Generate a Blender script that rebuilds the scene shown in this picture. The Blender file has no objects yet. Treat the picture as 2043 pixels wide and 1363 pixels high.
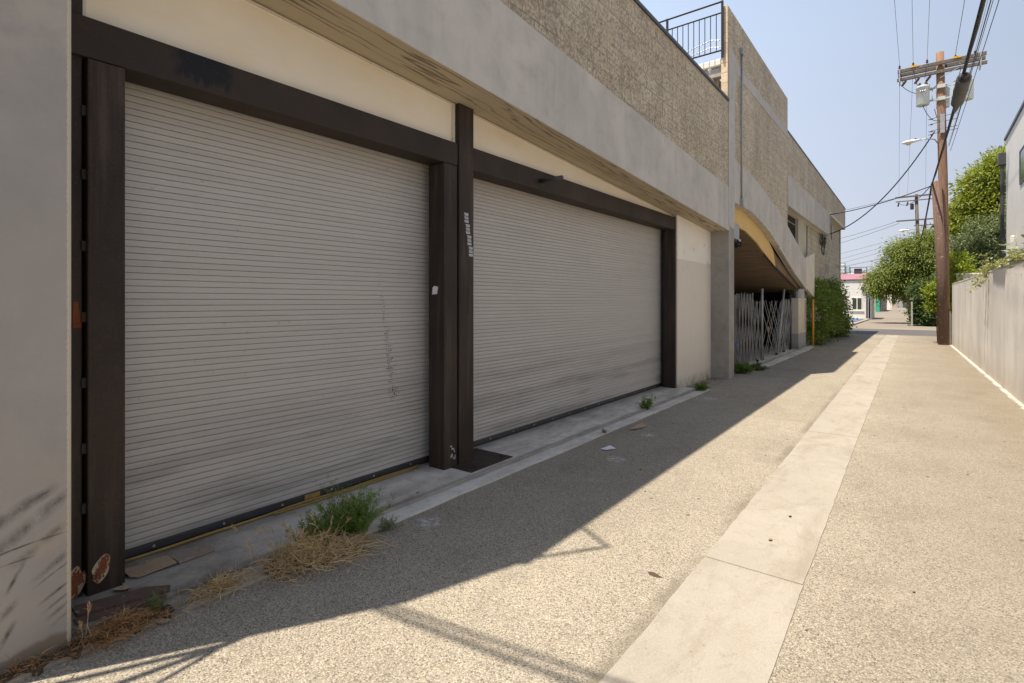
import bpy, bmesh, math, random
import numpy as np
from mathutils import Vector, Matrix
R = math.radians
random.seed(7)
C = bpy.context.scene.collection
scene = bpy.context.scene

# ------------------------------------------------------------------ camera, sky, sun, exposure
cam_d = bpy.data.cameras.new('camera'); cam = bpy.data.objects.new('camera', cam_d); C.objects.link(cam)
cam.location = (0, 0, 1.6); cam.rotation_euler = (R(90), 0, math.atan(813.5/1055))
cam_d.sensor_width = 36; cam_d.lens = 1055/2043*36; cam_d.shift_y = -79.5/2043
cam_d.clip_start = 0.05; cam_d.clip_end = 3000
scene.camera = cam
SUN = Vector((-0.205, -0.345, 1.0)).normalized()
w = bpy.data.worlds.new('World'); scene.world = w; w.use_nodes = True
nt = w.node_tree; bg = nt.nodes['Background']
sky = nt.nodes.new('ShaderNodeTexSky'); sky.sky_type = 'NISHITA'; sky.sun_disc = False
sky.sun_elevation = math.asin(SUN.z); sky.sun_rotation = math.atan2(SUN.x, SUN.y)
sky.air_density = 1.0; sky.dust_density = 1.5; sky.ozone_density = 1.2; sky.altitude = 0
nt.links.new(sky.outputs[0], bg.inputs[0]); bg.inputs[1].default_value = 0.10
# summer haze: the lower sky is milky, brighter towards the sun's side
def wn(t, **k):
    o = nt.nodes.new('ShaderNode'+t)
    for a_, b_ in k.items(): setattr(o, a_, b_)
    return o
tcw = wn('TexCoord'); sp_ = wn('SeparateXYZ'); nt.links.new(tcw.outputs['Generated'], sp_.inputs[0])
mr = wn('MapRange', interpolation_type='SMOOTHSTEP'); nt.links.new(sp_.outputs[2], mr.inputs[0])
mr.inputs[1].default_value = .38; mr.inputs[2].default_value = .85; mr.inputs[3].default_value = .88; mr.inputs[4].default_value = .40
mc_ = wn('MapRange'); nt.links.new(sp_.outputs[2], mc_.inputs[0]); mc_.inputs[1].default_value = .0; mc_.inputs[2].default_value = .45
cr_ = wn('Mix', data_type='RGBA'); nt.links.new(mc_.outputs[0], cr_.inputs[0]); cr_.inputs[6].default_value = (.380,.390,.440,1); cr_.inputs[7].default_value = (.340,.405,.515,1)
mx_ = wn('Math', operation='MULTIPLY_ADD'); nt.links.new(sp_.outputs[0], mx_.inputs[0]); mx_.inputs[1].default_value = -.75; mx_.inputs[2].default_value = .95
my_ = wn('Math', operation='MINIMUM'); nt.links.new(mx_.outputs[0], my_.inputs[0]); my_.inputs[1].default_value = 1.35
mz_ = wn('Math', operation='MAXIMUM'); nt.links.new(my_.outputs[0], mz_.inputs[0]); mz_.inputs[1].default_value = .7
hz = wn('Background'); nt.links.new(cr_.outputs[2], hz.inputs[0]); nt.links.new(mz_.outputs[0], hz.inputs[1])
ms_ = wn('MixShader'); nt.links.new(mr.outputs[0], ms_.inputs[0]); nt.links.new(bg.outputs[0], ms_.inputs[1]); nt.links.new(hz.outputs[0], ms_.inputs[2])
nt.links.new(ms_.outputs[0], nt.nodes['World Output'].inputs[0])
sl = bpy.data.lights.new('sun', 'SUN'); sl.energy = 4.75; sl.angle = R(0.53); sl.color = (1, 0.885, 0.73)
so = bpy.data.objects.new('sun', sl); C.objects.link(so)
so.rotation_euler = SUN.to_track_quat('Z', 'Y').to_euler()
scene.view_settings.view_transform = 'Standard'; scene.view_settings.look = 'None'
scene.view_settings.exposure = 0.79; scene.view_settings.gamma = 1
scene.render.engine = 'CYCLES'
scene.cycles.max_bounces = 8; scene.cycles.diffuse_bounces = 5; scene.cycles.use_denoising = True

# ------------------------------------------------------------------ materials
class NT:
    def __init__(s, name):
        s.m = bpy.data.materials.new(name); s.m.use_nodes = True
        s.t = s.m.node_tree; s.b = s.t.nodes['Principled BSDF']
        s.tc = s.t.nodes.new('ShaderNodeTexCoord'); s.co = s.tc.outputs['Object']
    def n(s, typ, **k):
        o = s.t.nodes.new('ShaderNode'+typ)
        for a, b in k.items(): setattr(o, a, b)
        return o
    def put(s, sock, v):
        if isinstance(v, bpy.types.NodeSocket): s.t.links.new(v, sock)
        elif isinstance(v, (tuple, list)) and len(v) == 3 and sock.type == 'RGBA': sock.default_value = (*v, 1)
        else: sock.default_value = v
    def mapv(s, scale, loc=(0,0,0), rot=(0,0,0), co=None):
        o = s.n('Mapping'); s.put(o.inputs[0], co or s.co)
        o.inputs['Scale'].default_value = scale; o.inputs['Location'].default_value = loc; o.inputs['Rotation'].default_value = rot
        return o.outputs[0]
    def noise(s, scale=5, detail=4, rough=.55, co=None, dist=0):
        o = s.n('TexNoise'); s.put(o.inputs['Vector'], co or s.co); o.inputs['Scale'].default_value = scale
        o.inputs['Detail'].default_value = detail; o.inputs['Roughness'].default_value = rough; o.inputs['Distortion'].default_value = dist
        return o.outputs['Fac']
    def vor(s, scale, co=None, out='Distance', feature='F1'):
        o = s.n('TexVoronoi', feature=feature); s.put(o.inputs['Vector'], co or s.co); o.inputs['Scale'].default_value = scale
        return o.outputs[out]
    def ramp(s, f, a, b, ca=(0,0,0), cb=(1,1,1)):
        o = s.n('MapRange'); s.put(o.inputs['Value'], f); o.inputs[1].default_value = a; o.inputs[2].default_value = b
        o.clamp = True
        return o.outputs[0]
    def mix(s, f, a, b, mode='MIX'):
        o = s.n('Mix', data_type='RGBA', blend_type=mode); s.put(o.inputs[0], f); s.put(o.inputs[6], a); s.put(o.inputs[7], b)
        return o.outputs[2]
    def math(s, op, a, b=0.0, clamp=False):
        o = s.n('Math', operation=op); o.use_clamp = clamp; s.put(o.inputs[0], a); s.put(o.inputs[1], b); return o.outputs[0]
    def xyz(s, co=None):
        o = s.n('SeparateXYZ'); s.put(o.inputs[0], co or s.co); return o.outputs
    def band(s, v, a, b, soft):   # 1 between a and b
        return s.math('MULTIPLY', s.ramp(v, a-soft, a+soft), s.math('SUBTRACT', 1.0, s.ramp(v, b-soft, b+soft)))
    def bump(s, h, strength=.3, dist=.01, prev=None):
        o = s.n('Bump'); s.put(o.inputs['Height'], h); o.inputs['Strength'].default_value = strength; o.inputs['Distance'].default_value = dist
        if prev: s.put(o.inputs['Normal'], prev)
        return o.outputs[0]
    def done(s, col, rough=.85, bump=None, metal=0, spec=.3):
        s.put(s.b.inputs['Base Color'], col); s.put(s.b.inputs['Roughness'], rough); s.b.inputs['Metallic'].default_value = metal
        s.b.inputs['Specular IOR Level'].default_value = spec
        if bump: s.put(s.b.inputs['Normal'], bump)
        return s.m

def simple(name, c1, c2=None, scale=4, rough=.7, bump=.15, bscale=60, metal=0, spec=.3, fine=.12, bdist=.004):
    s = NT(name); c2 = c2 or tuple(x*.75 for x in c1)
    f = s.ramp(s.noise(scale, 5), .3, .7)
    col = s.mix(f, c1, c2)
    g = s.noise(bscale, 3)
    col = s.mix(fine, col, s.mix(s.ramp(g, .3, .7), (0,0,0), (1,1,1)), 'OVERLAY')
    return s.done(col, rough, s.bump(g, bump, bdist) if bump else None, metal, spec)

def m_asphalt():
    s = NT('asphalt')
    big = s.ramp(s.noise(.6, 5), .3, .7)
    base = s.mix(big, (.425,.385,.31), (.32,.285,.225))
    base = s.mix(s.math('MULTIPLY', s.ramp(s.noise(1.0, 6, .65, s.mapv((1.7,1.1,1), (4,2,0)), .5), .5, .66), .5), base, (.235,.205,.16))
    mid = s.ramp(s.noise(5, 4), .35, .7)
    base = s.mix(s.math('MULTIPLY', mid, .35), base, (.29,.255,.205))
    # aggregate stones
    vc = s.vor(140, out='Color'); vx = s.xyz(vc)[0]; vy = s.xyz(vc)[1]
    stone = s.mix(s.ramp(vx, 0, 1), (.60,.57,.53), (1,.96,.88))
    base = s.mix(s.ramp(vx, .45, .9), base, s.mix(1.0, base, stone, 'MULTIPLY'))
    base = s.mix(s.math('MULTIPLY', s.ramp(vy, .72, .85), .5), base, (.54,.49,.40))
    base = s.mix(s.math('MULTIPLY', s.ramp(vx, .82, .9), .6), base, (.075,.07,.062))
    d = s.vor(140)
    base = s.mix(s.math('MULTIPLY', s.ramp(d, .35, .65), .5), base, (.10,.09,.075))
    v2 = s.xyz(s.vor(88, out='Color'))[0]; e2 = s.ramp(s.vor(88), .42, .30)
    base = s.mix(s.math('MULTIPLY', s.math('MULTIPLY', s.ramp(v2, .80, .84), e2), .35), base, (.60,.55,.46))
    base = s.mix(s.math('MULTIPLY', s.math('MULTIPLY', s.ramp(v2, .19, .15), e2), .85), base, (.075,.062,.046))
    base = s.mix(s.math('MULTIPLY', s.ramp(s.xyz()[0], -.7, .3), .62), base, s.mix(1.0, base, (.62,.60,.57), 'MULTIPLY'))
    ol = s.math('MULTIPLY', s.ramp(s.math('SUBTRACT', .17, s.math('ADD', s.vor(.55, s.mapv((1.2,.8,1), (.4,.75,0))), s.math('MULTIPLY', s.noise(6, 5, .7), .10))), 0, .06), .45)
    base = s.mix(ol, base, (.13,.11,.085))
    fp = s.math('MULTIPLY', s.ramp(s.noise(1.0, 6, .7, s.mapv((2.6,2.0,1), (8,3,0)), .7), .56, .66), .4)
    base = s.mix(fp, base, (.20,.175,.14))
    # dark pock marks, chalky patches, tyre band down the lane
    pock = s.math('MULTIPLY', s.ramp(s.math('SUBTRACT', .055, s.vor(1.9, s.mapv((1.3,1,1)))), 0, .03), .75)
    base = s.mix(pock, base, (.07,.06,.05))
    X, Y, Z = s.xyz()
    ch = s.math('MULTIPLY', s.ramp(s.math('SUBTRACT', .2, s.vor(1.55, s.mapv((1,1,1), (3.3,1.1,0)))), 0, .14), s.ramp(s.noise(22, 4), .42, .62))
    side = s.math('SUBTRACT', 1.0, s.ramp(X, -2.5, -1.6))
    base = s.mix(s.math('MULTIPLY', s.math('MULTIPLY', ch, side), .8), base, (.55,.54,.53))
    lane = s.band(s.math('ADD', X, s.math('MULTIPLY', s.noise(.8, 3), .5)), .35, .8, .3)
    base = s.mix(s.math('MULTIPLY', lane, .10), base, (.42,.39,.35))
    wl = s.math('ADD', s.math('ADD', X, s.math('MULTIPLY', Y, .0241)), s.math('MULTIPLY', s.noise(3, 5, .7), .16))
    base = s.mix(s.math('MULTIPLY', s.band(wl, 1.05, 1.5, .14), s.math('MULTIPLY', s.ramp(s.noise(4, 5, .7), .45, .6), .6)), base, (.20,.165,.12))
    edge = s.math('MULTIPLY', s.ramp(s.math('ADD', wl, s.math('MULTIPLY', s.noise(7, 5, .8), .10)), 1.60, 1.64), s.ramp(s.noise(2.1, 3), .3, .5))
    base = s.mix(s.math('MULTIPLY', edge, .8), base, (.66,.61,.54))
    cr = s.math('MULTIPLY', s.ramp(s.noise(1.0, 5, .65, s.mapv((.5,3.2,1), (3,1,0)), .8), .585, .66), .45)
    base = s.mix(cr, base, (.22,.19,.15))
    gt = s.math('SUBTRACT', s.math('ADD', X, s.math('MULTIPLY', Y, .006)), s.math('MULTIPLY', s.noise(6, 6, .8), .10))
    base = s.mix(s.math('MULTIPLY', s.math('MULTIPLY', s.band(gt, -1.165, -1.05, .03), s.ramp(s.noise(1.3, 4), .42, .6)), .6), base, (.14,.12,.09))
    bs = s.bump(s.math('SUBTRACT', 1.0, d), .45, .003)
    bs = s.bump(s.noise(260, 2), .35, .002, bs)
    return s.done(base, .88, bs, spec=.25)

def m_concrete(name, c1, c2, grime=0, warm=(.30,.26,.19), streak=0.0, sc=1.5, spots=.5, worn=0):
    s = NT(name)
    base = s.mix(s.ramp(s.noise(sc, 6, .6), .32, .68), c1, c2)
    base = s.mix(s.math('MULTIPLY', s.ramp(s.noise(sc*4, 5, .65, dist=.6), .5, .72), .35), base, warm)
    if streak:
        st = s.ramp(s.noise(1.0, 5, .6, s.mapv((2.6,2.6,.45))), .48, .75)
        base = s.mix(s.math('MULTIPLY', st, streak), base, tuple(x*1.28 for x in c1))
        st = s.ramp(s.noise(1.0, 5, .6, s.mapv((3.4,3.4,.6), (4,4,4))), .55, .8)
        base = s.mix(s.math('MULTIPLY', st, streak), base, tuple(x*.62 for x in c2))
    if worn:
        wn_ = s.ramp(s.noise(1.0, 7, .72, s.mapv((3.0,.9,1)), .6), .50, .64)
        base = s.mix(s.math('MULTIPLY', wn_, worn*.55), base, (.225,.19,.14))
        base = s.mix(s.math('MULTIPLY', s.ramp(s.noise(11, 6, .75), .56, .66), worn*.6), base, (.24,.205,.16))
        base = s.mix(s.math('MULTIPLY', s.ramp(s.noise(2.2, 5, .6), .55, .7), .4), base, (.43,.40,.35))
    if grime:
        X, Y, Z = s.xyz()
        gm = s.ramp(s.noise(1.0, 6, .7, s.mapv((3.2,1.3,1)), .4), .44, .66)
        base = s.mix(s.math('MULTIPLY', gm, grime), base, (.13,.105,.08))
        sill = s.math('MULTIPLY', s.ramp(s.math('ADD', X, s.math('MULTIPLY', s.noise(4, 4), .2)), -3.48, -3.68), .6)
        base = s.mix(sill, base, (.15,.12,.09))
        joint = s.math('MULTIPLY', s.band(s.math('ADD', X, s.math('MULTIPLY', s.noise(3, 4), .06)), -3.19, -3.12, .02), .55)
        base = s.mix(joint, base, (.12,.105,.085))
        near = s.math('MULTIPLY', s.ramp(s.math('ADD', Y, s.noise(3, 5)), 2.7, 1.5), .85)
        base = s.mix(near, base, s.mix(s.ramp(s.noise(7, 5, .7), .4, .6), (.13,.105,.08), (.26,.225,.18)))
    pk = s.ramp(s.math('SUBTRACT', .09, s.vor(14)), 0, .03)
    pk = s.math('MULTIPLY', s.math('MULTIPLY', pk, s.ramp(s.noise(5, 3), .5, .6)), spots)
    base = s.mix(pk, base, (.10,.09,.075))
    g = s.noise(140, 3)
    base = s.mix(.14, base, s.mix(s.ramp(g, .3, .7), (.1,.1,.1), (.9,.9,.9)), 'OVERLAY')
    return s.done(base, .85, s.bump(g, .22, .003, s.bump(s.noise(9, 4), .15, .01)), spec=.25)

def m_block(name, c1, c2, face=.9, joint=.65):
    s = NT(name)
    X, Y, Z = s.xyz()
    cv = s.n('CombineXYZ'); s.put(cv.inputs[0], Y); s.put(cv.inputs[1], Z)
    br = s.n('TexBrick'); s.put(br.inputs['Vector'], cv.outputs[0]); br.offset = .5; br.squash = 1
    br.inputs['Scale'].default_value = 1; br.inputs['Mortar Size'].default_value = .007; br.inputs['Mortar Smooth'].default_value = .4
    br.inputs['Brick Width'].default_value = .40; br.inputs['Row Height'].default_value = .203; br.inputs['Bias'].default_value = 0
    br.inputs['Color1'].default_value = (.42,.42,.42,1); br.inputs['Color2'].default_value = (.60,.60,.60,1)
    br.inputs['Mortar'].default_value = (.4,.4,.4,1)
    base = s.mix(s.ramp(s.noise(.8, 4), .3, .7), c1, c2)
    base = s.mix(.6, base, br.outputs['Color'], 'OVERLAY')
    ro = s.math('MULTIPLY', s.ramp(s.noise(1.0, 5, .65, s.mapv((1,2.6,.35))), .5, .68), .38)
    base = s.mix(ro, base, tuple(x*.55 for x in c2))
    ro = s.math('MULTIPLY', s.ramp(s.noise(1.0, 5, .6, s.mapv((1,.9,.9), (3,8,2))), .52, .7), .35)
    base = s.mix(ro, base, tuple(min(1, x*1.25) for x in c1))
    sp = s.noise(26, 6, .82)
    base = s.mix(s.math('MULTIPLY', s.ramp(sp, .49, .60), .75*face), base, tuple(x*.28 for x in c2))
    base = s.mix(s.math('MULTIPLY', s.ramp(sp, .46, .38), .55*face), base, tuple(min(1, x*1.6) for x in c1))
    # scored grooves, drawn by the way the face was split
    gv = s.ramp(s.noise(1.0, 3, .6, s.mapv((1,13,1.3))), .60, .66)
    base = s.mix(s.math('MULTIPLY', gv, .24), base, tuple(x*.4 for x in c2))
    jn = s.math('MULTIPLY', br.outputs['Fac'], s.ramp(s.noise(3.1, 4), .38, .55))
    base = s.mix(s.math('MULTIPLY', jn, joint), base, tuple(x*.38 for x in c2))
    b = s.bump(sp, 1.0*face, .03, s.bump(s.math('SUBTRACT', 1.0, br.outputs['Fac']), .4, .006))
    return s.done(base, .92, b, spec=.15)

def m_fascia():
    m = m_concrete('fascia_concrete', (.56,.53,.49), (.44,.42,.395), warm=(.36,.33,.295), streak=.32, sc=1.3, spots=.6)
    return m

def m_soffit():
    s = NT('stained_soffit')
    base = s.mix(s.ramp(s.noise(1.2, 4), .3, .7), (.50,.42,.30), (.43,.365,.26))
    X, Y, Z = s.xyz()
    n1 = s.noise(1.0, 4, .55, s.mapv((3.6,.26,1)))
    l = s.math('ABSOLUTE', s.math('SUBTRACT', s.math('FRACT', s.math('MULTIPLY', s.math('ADD', n1, s.math('MULTIPLY', X, 1.4)), 8.5)), .5))
    line = s.ramp(l, .34, .46)
    msk = s.math('MULTIPLY', s.band(s.math('ADD', X, s.math('MULTIPLY', s.noise(.7, 2), .16)), .06, .37, .04), s.ramp(s.noise(1.3, 3), .25, .42))
    base = s.mix(s.math('MULTIPLY', s.math('MULTIPLY', line, msk), .85), base, (.13,.105,.075))
    base = s.mix(s.math('MULTIPLY', s.ramp(n1, .5, .7), .35), base, (.27,.215,.14))
    return s.done(base, .9, s.bump(s.math('ADD', s.noise(60, 4), s.math('MULTIPLY', line, -1.0)), .25, .004))

def m_steel(name='dark_brown_steel', streak=.5):
    s = NT(name)
    base = s.mix(s.ramp(s.noise(1.6, 5), .35, .7), (.030,.022,.018), (.050,.037,.029))
    st = s.ramp(s.noise(1.0, 5, .6, s.mapv((14,14,.9))), .5, .75)
    base = s.mix(s.math('MULTIPLY', st, streak), base, (.12,.088,.065))
    rs = s.math('MULTIPLY', s.ramp(s.noise(7, 5, .7), .60, .72), .3)
    base = s.mix(rs, base, (.10,.045,.022))
    X, Y, Z = s.xyz()
    if name == 'dusty_brown_beam':   # old blue-black paint brushed on, with runs
        yy = s.math('ADD', Y, s.math('MULTIPLY', s.noise(9, 5, .7), .16))
        top_ = s.math('MULTIPLY', s.band(yy, -8.66, -8.34, .03), s.ramp(s.math('SUBTRACT', Z, s.math('MULTIPLY', s.noise(1.0, 4, .6, s.mapv((1,26,1.5))), .20)), 2.83, 2.87))
        top_ = s.math('MULTIPLY', top_, s.ramp(s.noise(1.0, 5, .7, s.mapv((1,12,60))), .25, .42))
        base = s.mix(s.math('MULTIPLY', top_, .93), base, (.010,.012,.016))
    dust = s.math('MULTIPLY', s.ramp(s.noise(90, 4, .7), .55, .75), .16)
    base = s.mix(dust, base, (.20,.17,.14))
    return s.done(base, .62, s.bump(s.noise(30, 4), .2, .003), spec=.22)

def m_door():
    s = NT('roller_door_paint')
    base = s.mix(s.ramp(s.noise(.9, 4), .3, .7), (.51,.48,.445), (.475,.45,.415))
    fl = s.math('FLOOR', s.math('MULTIPLY', s.math('SUBTRACT', s.xyz()[2], .095), 25.0)); wn_ = s.n('TexWhiteNoise', noise_dimensions='1D'); s.put(wn_.inputs['W'], fl)
    base = s.mix(s.math('MULTIPLY', wn_.outputs['Value'], .22), base, (.36,.34,.315))
    n = s.ramp(s.noise(1.0, 5, .6, s.mapv((1,.8,9))), .5, .75)
    base = s.mix(s.math('MULTIPLY', n, .16), base, (.24,.22,.19))
    X, Y, Z = s.xyz()
    low = s.math('MULTIPLY', s.ramp(Z, .95, .35), s.ramp(s.noise(1.0, 4, .6, s.mapv((1,.45,4.2), (2,2,2))), .46, .56))
    base = s.mix(s.math('MULTIPLY', low, .5), base, (.17,.16,.15))
    zz = s.math('ADD', s.math('ADD', Z, s.math('MULTIPLY', s.noise(1.0, 4, .6, s.mapv((1,.7,3))), .22)), s.math('MULTIPLY', Y, -.012))
    far = s.ramp(Y, -6.3, -5.9)
    for z0, z1, k in ((.60,.72,.42), (.90,.99,.38), (1.10,1.14,.22)):
        bd = s.math('MULTIPLY', s.band(zz, z0, z1, .035), s.ramp(s.noise(1.0, 4, .6, s.mapv((1,.5,2), (z0*9,1,1))), .34, .55))
        base = s.mix(s.math('MULTIPLY', s.math('MULTIPLY', bd, far), k), base, (.19,.18,.165))
    sp = s.math('MULTIPLY', s.ramp(s.noise(26, 3, .5), .68, .76), .3)
    base = s.mix(sp, base, (.16,.13,.10))
    return s.done(base, .55, s.bump(s.noise(1.7, 4, .6), .5, .03), spec=.3)

def m_stucco():
    s = NT('grey_painted_stucco')
    base = s.mix(s.ramp(s.noise(.9, 5), .3, .7), (.34,.315,.29), (.30,.28,.26))
    base = s.mix(s.math('MULTIPLY', s.ramp(s.noise(3.3, 6, .65), .48, .68), .35), base, (.40,.365,.35))
    base = s.mix(s.math('MULTIPLY', s.ramp(s.noise(2.1, 6, .65, s.mapv((1,1,1), (7,3,2))), .5, .7), .4), base, (.25,.24,.235))
    X, Y, Z = s.xyz()
    # warm bare patch high up by the corner
    pt = s.math('MULTIPLY', s.ramp(Z, 2.55, 2.8), s.ramp(s.noise(5, 4), .45, .6))
    base = s.mix(s.math('MULTIPLY', pt, .7), base, (.42,.38,.33))
    # bumper scuffs sweeping up to the right, only low on the wall
    fine = s.math('MULTIPLY', s.ramp(s.noise(170, 3, .8), .18, .66), s.ramp(s.noise(13, 5, .7), .28, .58))
    brd = s.ramp(s.noise(9, 4, .7), .30, .55)
    segs = [(-9.58,.637,-9.37,.754,.026), (-9.57,.53,-9.32,.711,.03), (-9.5,.466,-9.33,.586,.022), (-9.58,.515,-9.33,.545,.005), (-9.58,.465,-9.45,.475,.004),
            (-9.42,.346,-9.32,.403,.005), (-9.41,.259,-9.325,.31,.008), (-9.39,.221,-9.325,.26,.007), (-9.38,.184,-9.325,.22,.011), (-9.36,.15,-9.32,.18,.010),
            (-9.43,.37,-9.33,.44,.018), (-9.52,.364,-9.48,.445,.010), (-9.56,.24,-9.5,.30,.016), (-9.55,.12,-9.51,.20,.012)]
    wob = s.math('MULTIPLY', s.math('SUBTRACT', s.noise(5, 3), .5), .05)
    for y0, z0, y1, z1, wd in segs:
        dy, dz = y1-y0, z1-z0; ln = math.hypot(dy, dz); dy /= ln; dz /= ln
        al = s.math('ADD', s.math('MULTIPLY', Y, dy), s.math('MULTIPLY', Z, dz)); al = s.math('SUBTRACT', al, y0*dy+z0*dz)
        ac = s.math('ADD', s.math('MULTIPLY', Z, dy), s.math('MULTIPLY', Y, -dz)); ac = s.math('SUBTRACT', ac, z0*dy-y0*dz)
        bow = s.math('MULTIPLY', s.math('MULTIPLY', al, s.math('SUBTRACT', ln, al)), .35)
        ac = s.math('ABSOLUTE', s.math('ADD', s.math('SUBTRACT', ac, bow), wob if wd > .012 else 0.0))
        mk = s.math('MULTIPLY', s.ramp(ac, wd*1.15, wd*.1), s.band(al, 0, ln, .03))
        mk = s.math('MULTIPLY', s.math('MULTIPLY', mk, fine if wd > .012 else brd), .97)
        base = s.mix(mk, base, (.035,.032,.03))
    tan = s.math('MULTIPLY', s.band(Z, .3, .8, .15), s.ramp(s.noise(4.2, 4), .5, .62))
    base = s.mix(s.math('MULTIPLY', tan, .5), base, (.41,.34,.26))
    bare = s.ramp(s.math('ADD', Z, s.math('MULTIPLY', s.noise(3, 4), -.18)), .0, -.018)
    base = s.mix(s.math('MULTIPLY', bare, .8), base, (.17,.135,.095))
    # unpainted cream edge with a ragged brushed line
    ed = s.math('ADD', Y, s.math('MULTIPLY', s.noise(1.0, 3, .8, s.mapv((70,70,70))), .022))
    e = s.math('MULTIPLY', s.ramp(ed, -9.316, -9.313), s.math('SUBTRACT', 1.0, s.math('MULTIPLY', s.ramp(Z, .95, .7), .25)))
    base = s.mix(e, base, (.50,.445,.355))
    return s.done(base, .8, s.bump(s.noise(34, 5, .6), .18, .006, s.bump(s.noise(4, 3), .1, .02)), spec=.3)

def m_cream(name, c1, c2, split=None, stain=.5):
    s = NT(name)
    base = s.mix(s.ramp(s.noise(1.1, 5), .3, .7), c1, tuple(x*.9 for x in c1))
    st = s.ramp(s.noise(1.0, 4, .6, s.mapv((1,1.2,3.2))), .5, .75)
    base = s.mix(s.math('MULTIPLY', st, stain), base, (c1[0]*.85, c1[1]*.74, c1[2]*.55))
    X, Y, Z = s.xyz()
    if split:
        low = s.ramp(s.math('ADD', Z, s.math('MULTIPLY', s.noise(1.8, 2), .06)), split+.045, split+.03)
        base = s.mix(low, base, c2)
        dr = s.ramp(s.noise(1.0, 4, .6, s.mapv((1,16,.8))), .58, .72)
        base = s.mix(s.math('MULTIPLY', dr, .25), base, tuple(x*.62 for x in c1))
        chip = s.ramp(s.noise(7, 3, .4), .70, .73)
        base = s.mix(s.math('MULTIPLY', chip, .8), base, (.62,.58,.5))
        base = s.mix(s.math('MULTIPLY', s.ramp(Z, .25, -.05), s.ramp(s.noise(6, 4), .3, .6)), base, (.20,.16,.11))
    return s.done(base, .8, s.bump(s.noise(55, 4), .12, .004), spec=.3)

def m_yardwall():
    s = NT('streaked_grey_stucco')
    base = s.mix(s.ramp(s.noise(.5, 4), .3, .7), (.74,.72,.69), (.63,.61,.59))
    st = s.ramp(s.noise(1.0, 5, .65, s.mapv((1,1.6,.35))), .45, .75)
    base = s.mix(s.math('MULTIPLY', st, .6), base, (.86,.83,.79))
    st = s.ramp(s.noise(1.0, 5, .6, s.mapv((1,.9,.55), (5,5,5))), .48, .75)
    base = s.mix(s.math('MULTIPLY', st, .5), base, (.36,.345,.325))
    wt = s.ramp(s.noise(1.0, 4, .6, s.mapv((1,5.5,.10), (2,8,1))), .62, .70)
    base = s.mix(s.math('MULTIPLY', wt, .5), base, (.82,.79,.74))
    dk = s.ramp(s.noise(1.0, 4, .7, s.mapv((1,9,.18), (9,3,5))), .68, .73)
    base = s.mix(s.math('MULTIPLY', dk, .55), base, (.20,.18,.16))
    X, Y, Z = s.xyz()
    base = s.mix(s.math('MULTIPLY', s.ramp(Z, .55, .0), .5), base, (.44,.36,.26))
    cut = s.ramp(s.math('ABSOLUTE', s.math('SUBTRACT', s.math('FRACT', s.math('MULTIPLY', Y, .42)), .5)), .004, .0015)
    base = s.mix(s.math('MULTIPLY', cut, .6), base, (.08,.075,.07))
    return s.done(base, .85, s.bump(s.noise(22, 5), .3, .01), spec=.25)

def m_wood(name, c1, c2, sc=1.0):
    s = NT(name)
    n = s.noise(1.0, 5, .6, s.mapv((26*sc,26*sc,1.2*sc)))
    base = s.mix(s.ramp(n, .35, .68), c1, c2)
    base = s.mix(s.math('MULTIPLY', s.ramp(s.noise(1.0, 4, .6, s.mapv((40*sc,40*sc,2))), .6, .7), .7), base, tuple(x*.35 for x in c2))
    base = s.mix(s.math('MULTIPLY', s.ramp(s.noise(14, 3), .66, .7), .6), base, (.5,.44,.38))
    return s.done(base, .85, s.bump(n, .4, .01))

def m_boards():
    s = NT('ramp_underside_boards')
    X, Y, Z = s.xyz()
    f = s.math('FRACT', s.math('MULTIPLY', Y, 6.5))
    ln = s.ramp(f, .16, .06)
    base = s.mix(s.ramp(s.noise(1.0, 4, .6, s.mapv((1.2,9,1))), .35, .7), (.30,.215,.14), (.19,.135,.09))
    base = s.mix(s.math('MULTIPLY', ln, .8), base, (.03,.022,.015))
    return s.done(base, .9, s.bump(s.noise(1.0, 3, .5, s.mapv((2,20,1))), .3, .01))

def leafmat(name, c1, c2, trans=.35, rough=.55):
    s = NT(name)
    g = s.n('NewGeometry')
    f = g.outputs['Random Per Island']
    col = s.mix(f, c1, c2)
    col = s.mix(s.math('MULTIPLY', s.ramp(s.noise(.9, 3), .35, .65), .45), col, tuple(x*.6 for x in c1))
    s.done(col, rough, None, spec=.3)
    tr = s.n('BsdfTranslucent'); s.put(tr.inputs[0], s.mix(.5, col, (c2[0]*1.3, c2[1]*1.3, c2[2]*.6)))
    mx = s.n('MixShader'); mx.inputs[0].default_value = trans
    s.t.links.new(s.b.outputs[0], mx.inputs[1]); s.t.links.new(tr.outputs[0], mx.inputs[2])
    s.t.links.new(mx.outputs[0], s.t.nodes['Material Output'].inputs[0])
    return s.m

def m_graffiti():
    s = NT('faded_mural_paint')
    base = s.mix(s.ramp(s.noise(1.3, 2), .35, .65), (.60,.50,.33), (.52,.40,.27))
    l = s.math('ABSOLUTE', s.math('SUBTRACT', s.noise(2.2, 1.5, .4, s.mapv((1.6,1.6,2.4))), .5))
    base = s.mix(s.ramp(l, .022, .010), base, (.12,.09,.07))
    return s.done(base, .8)

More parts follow.
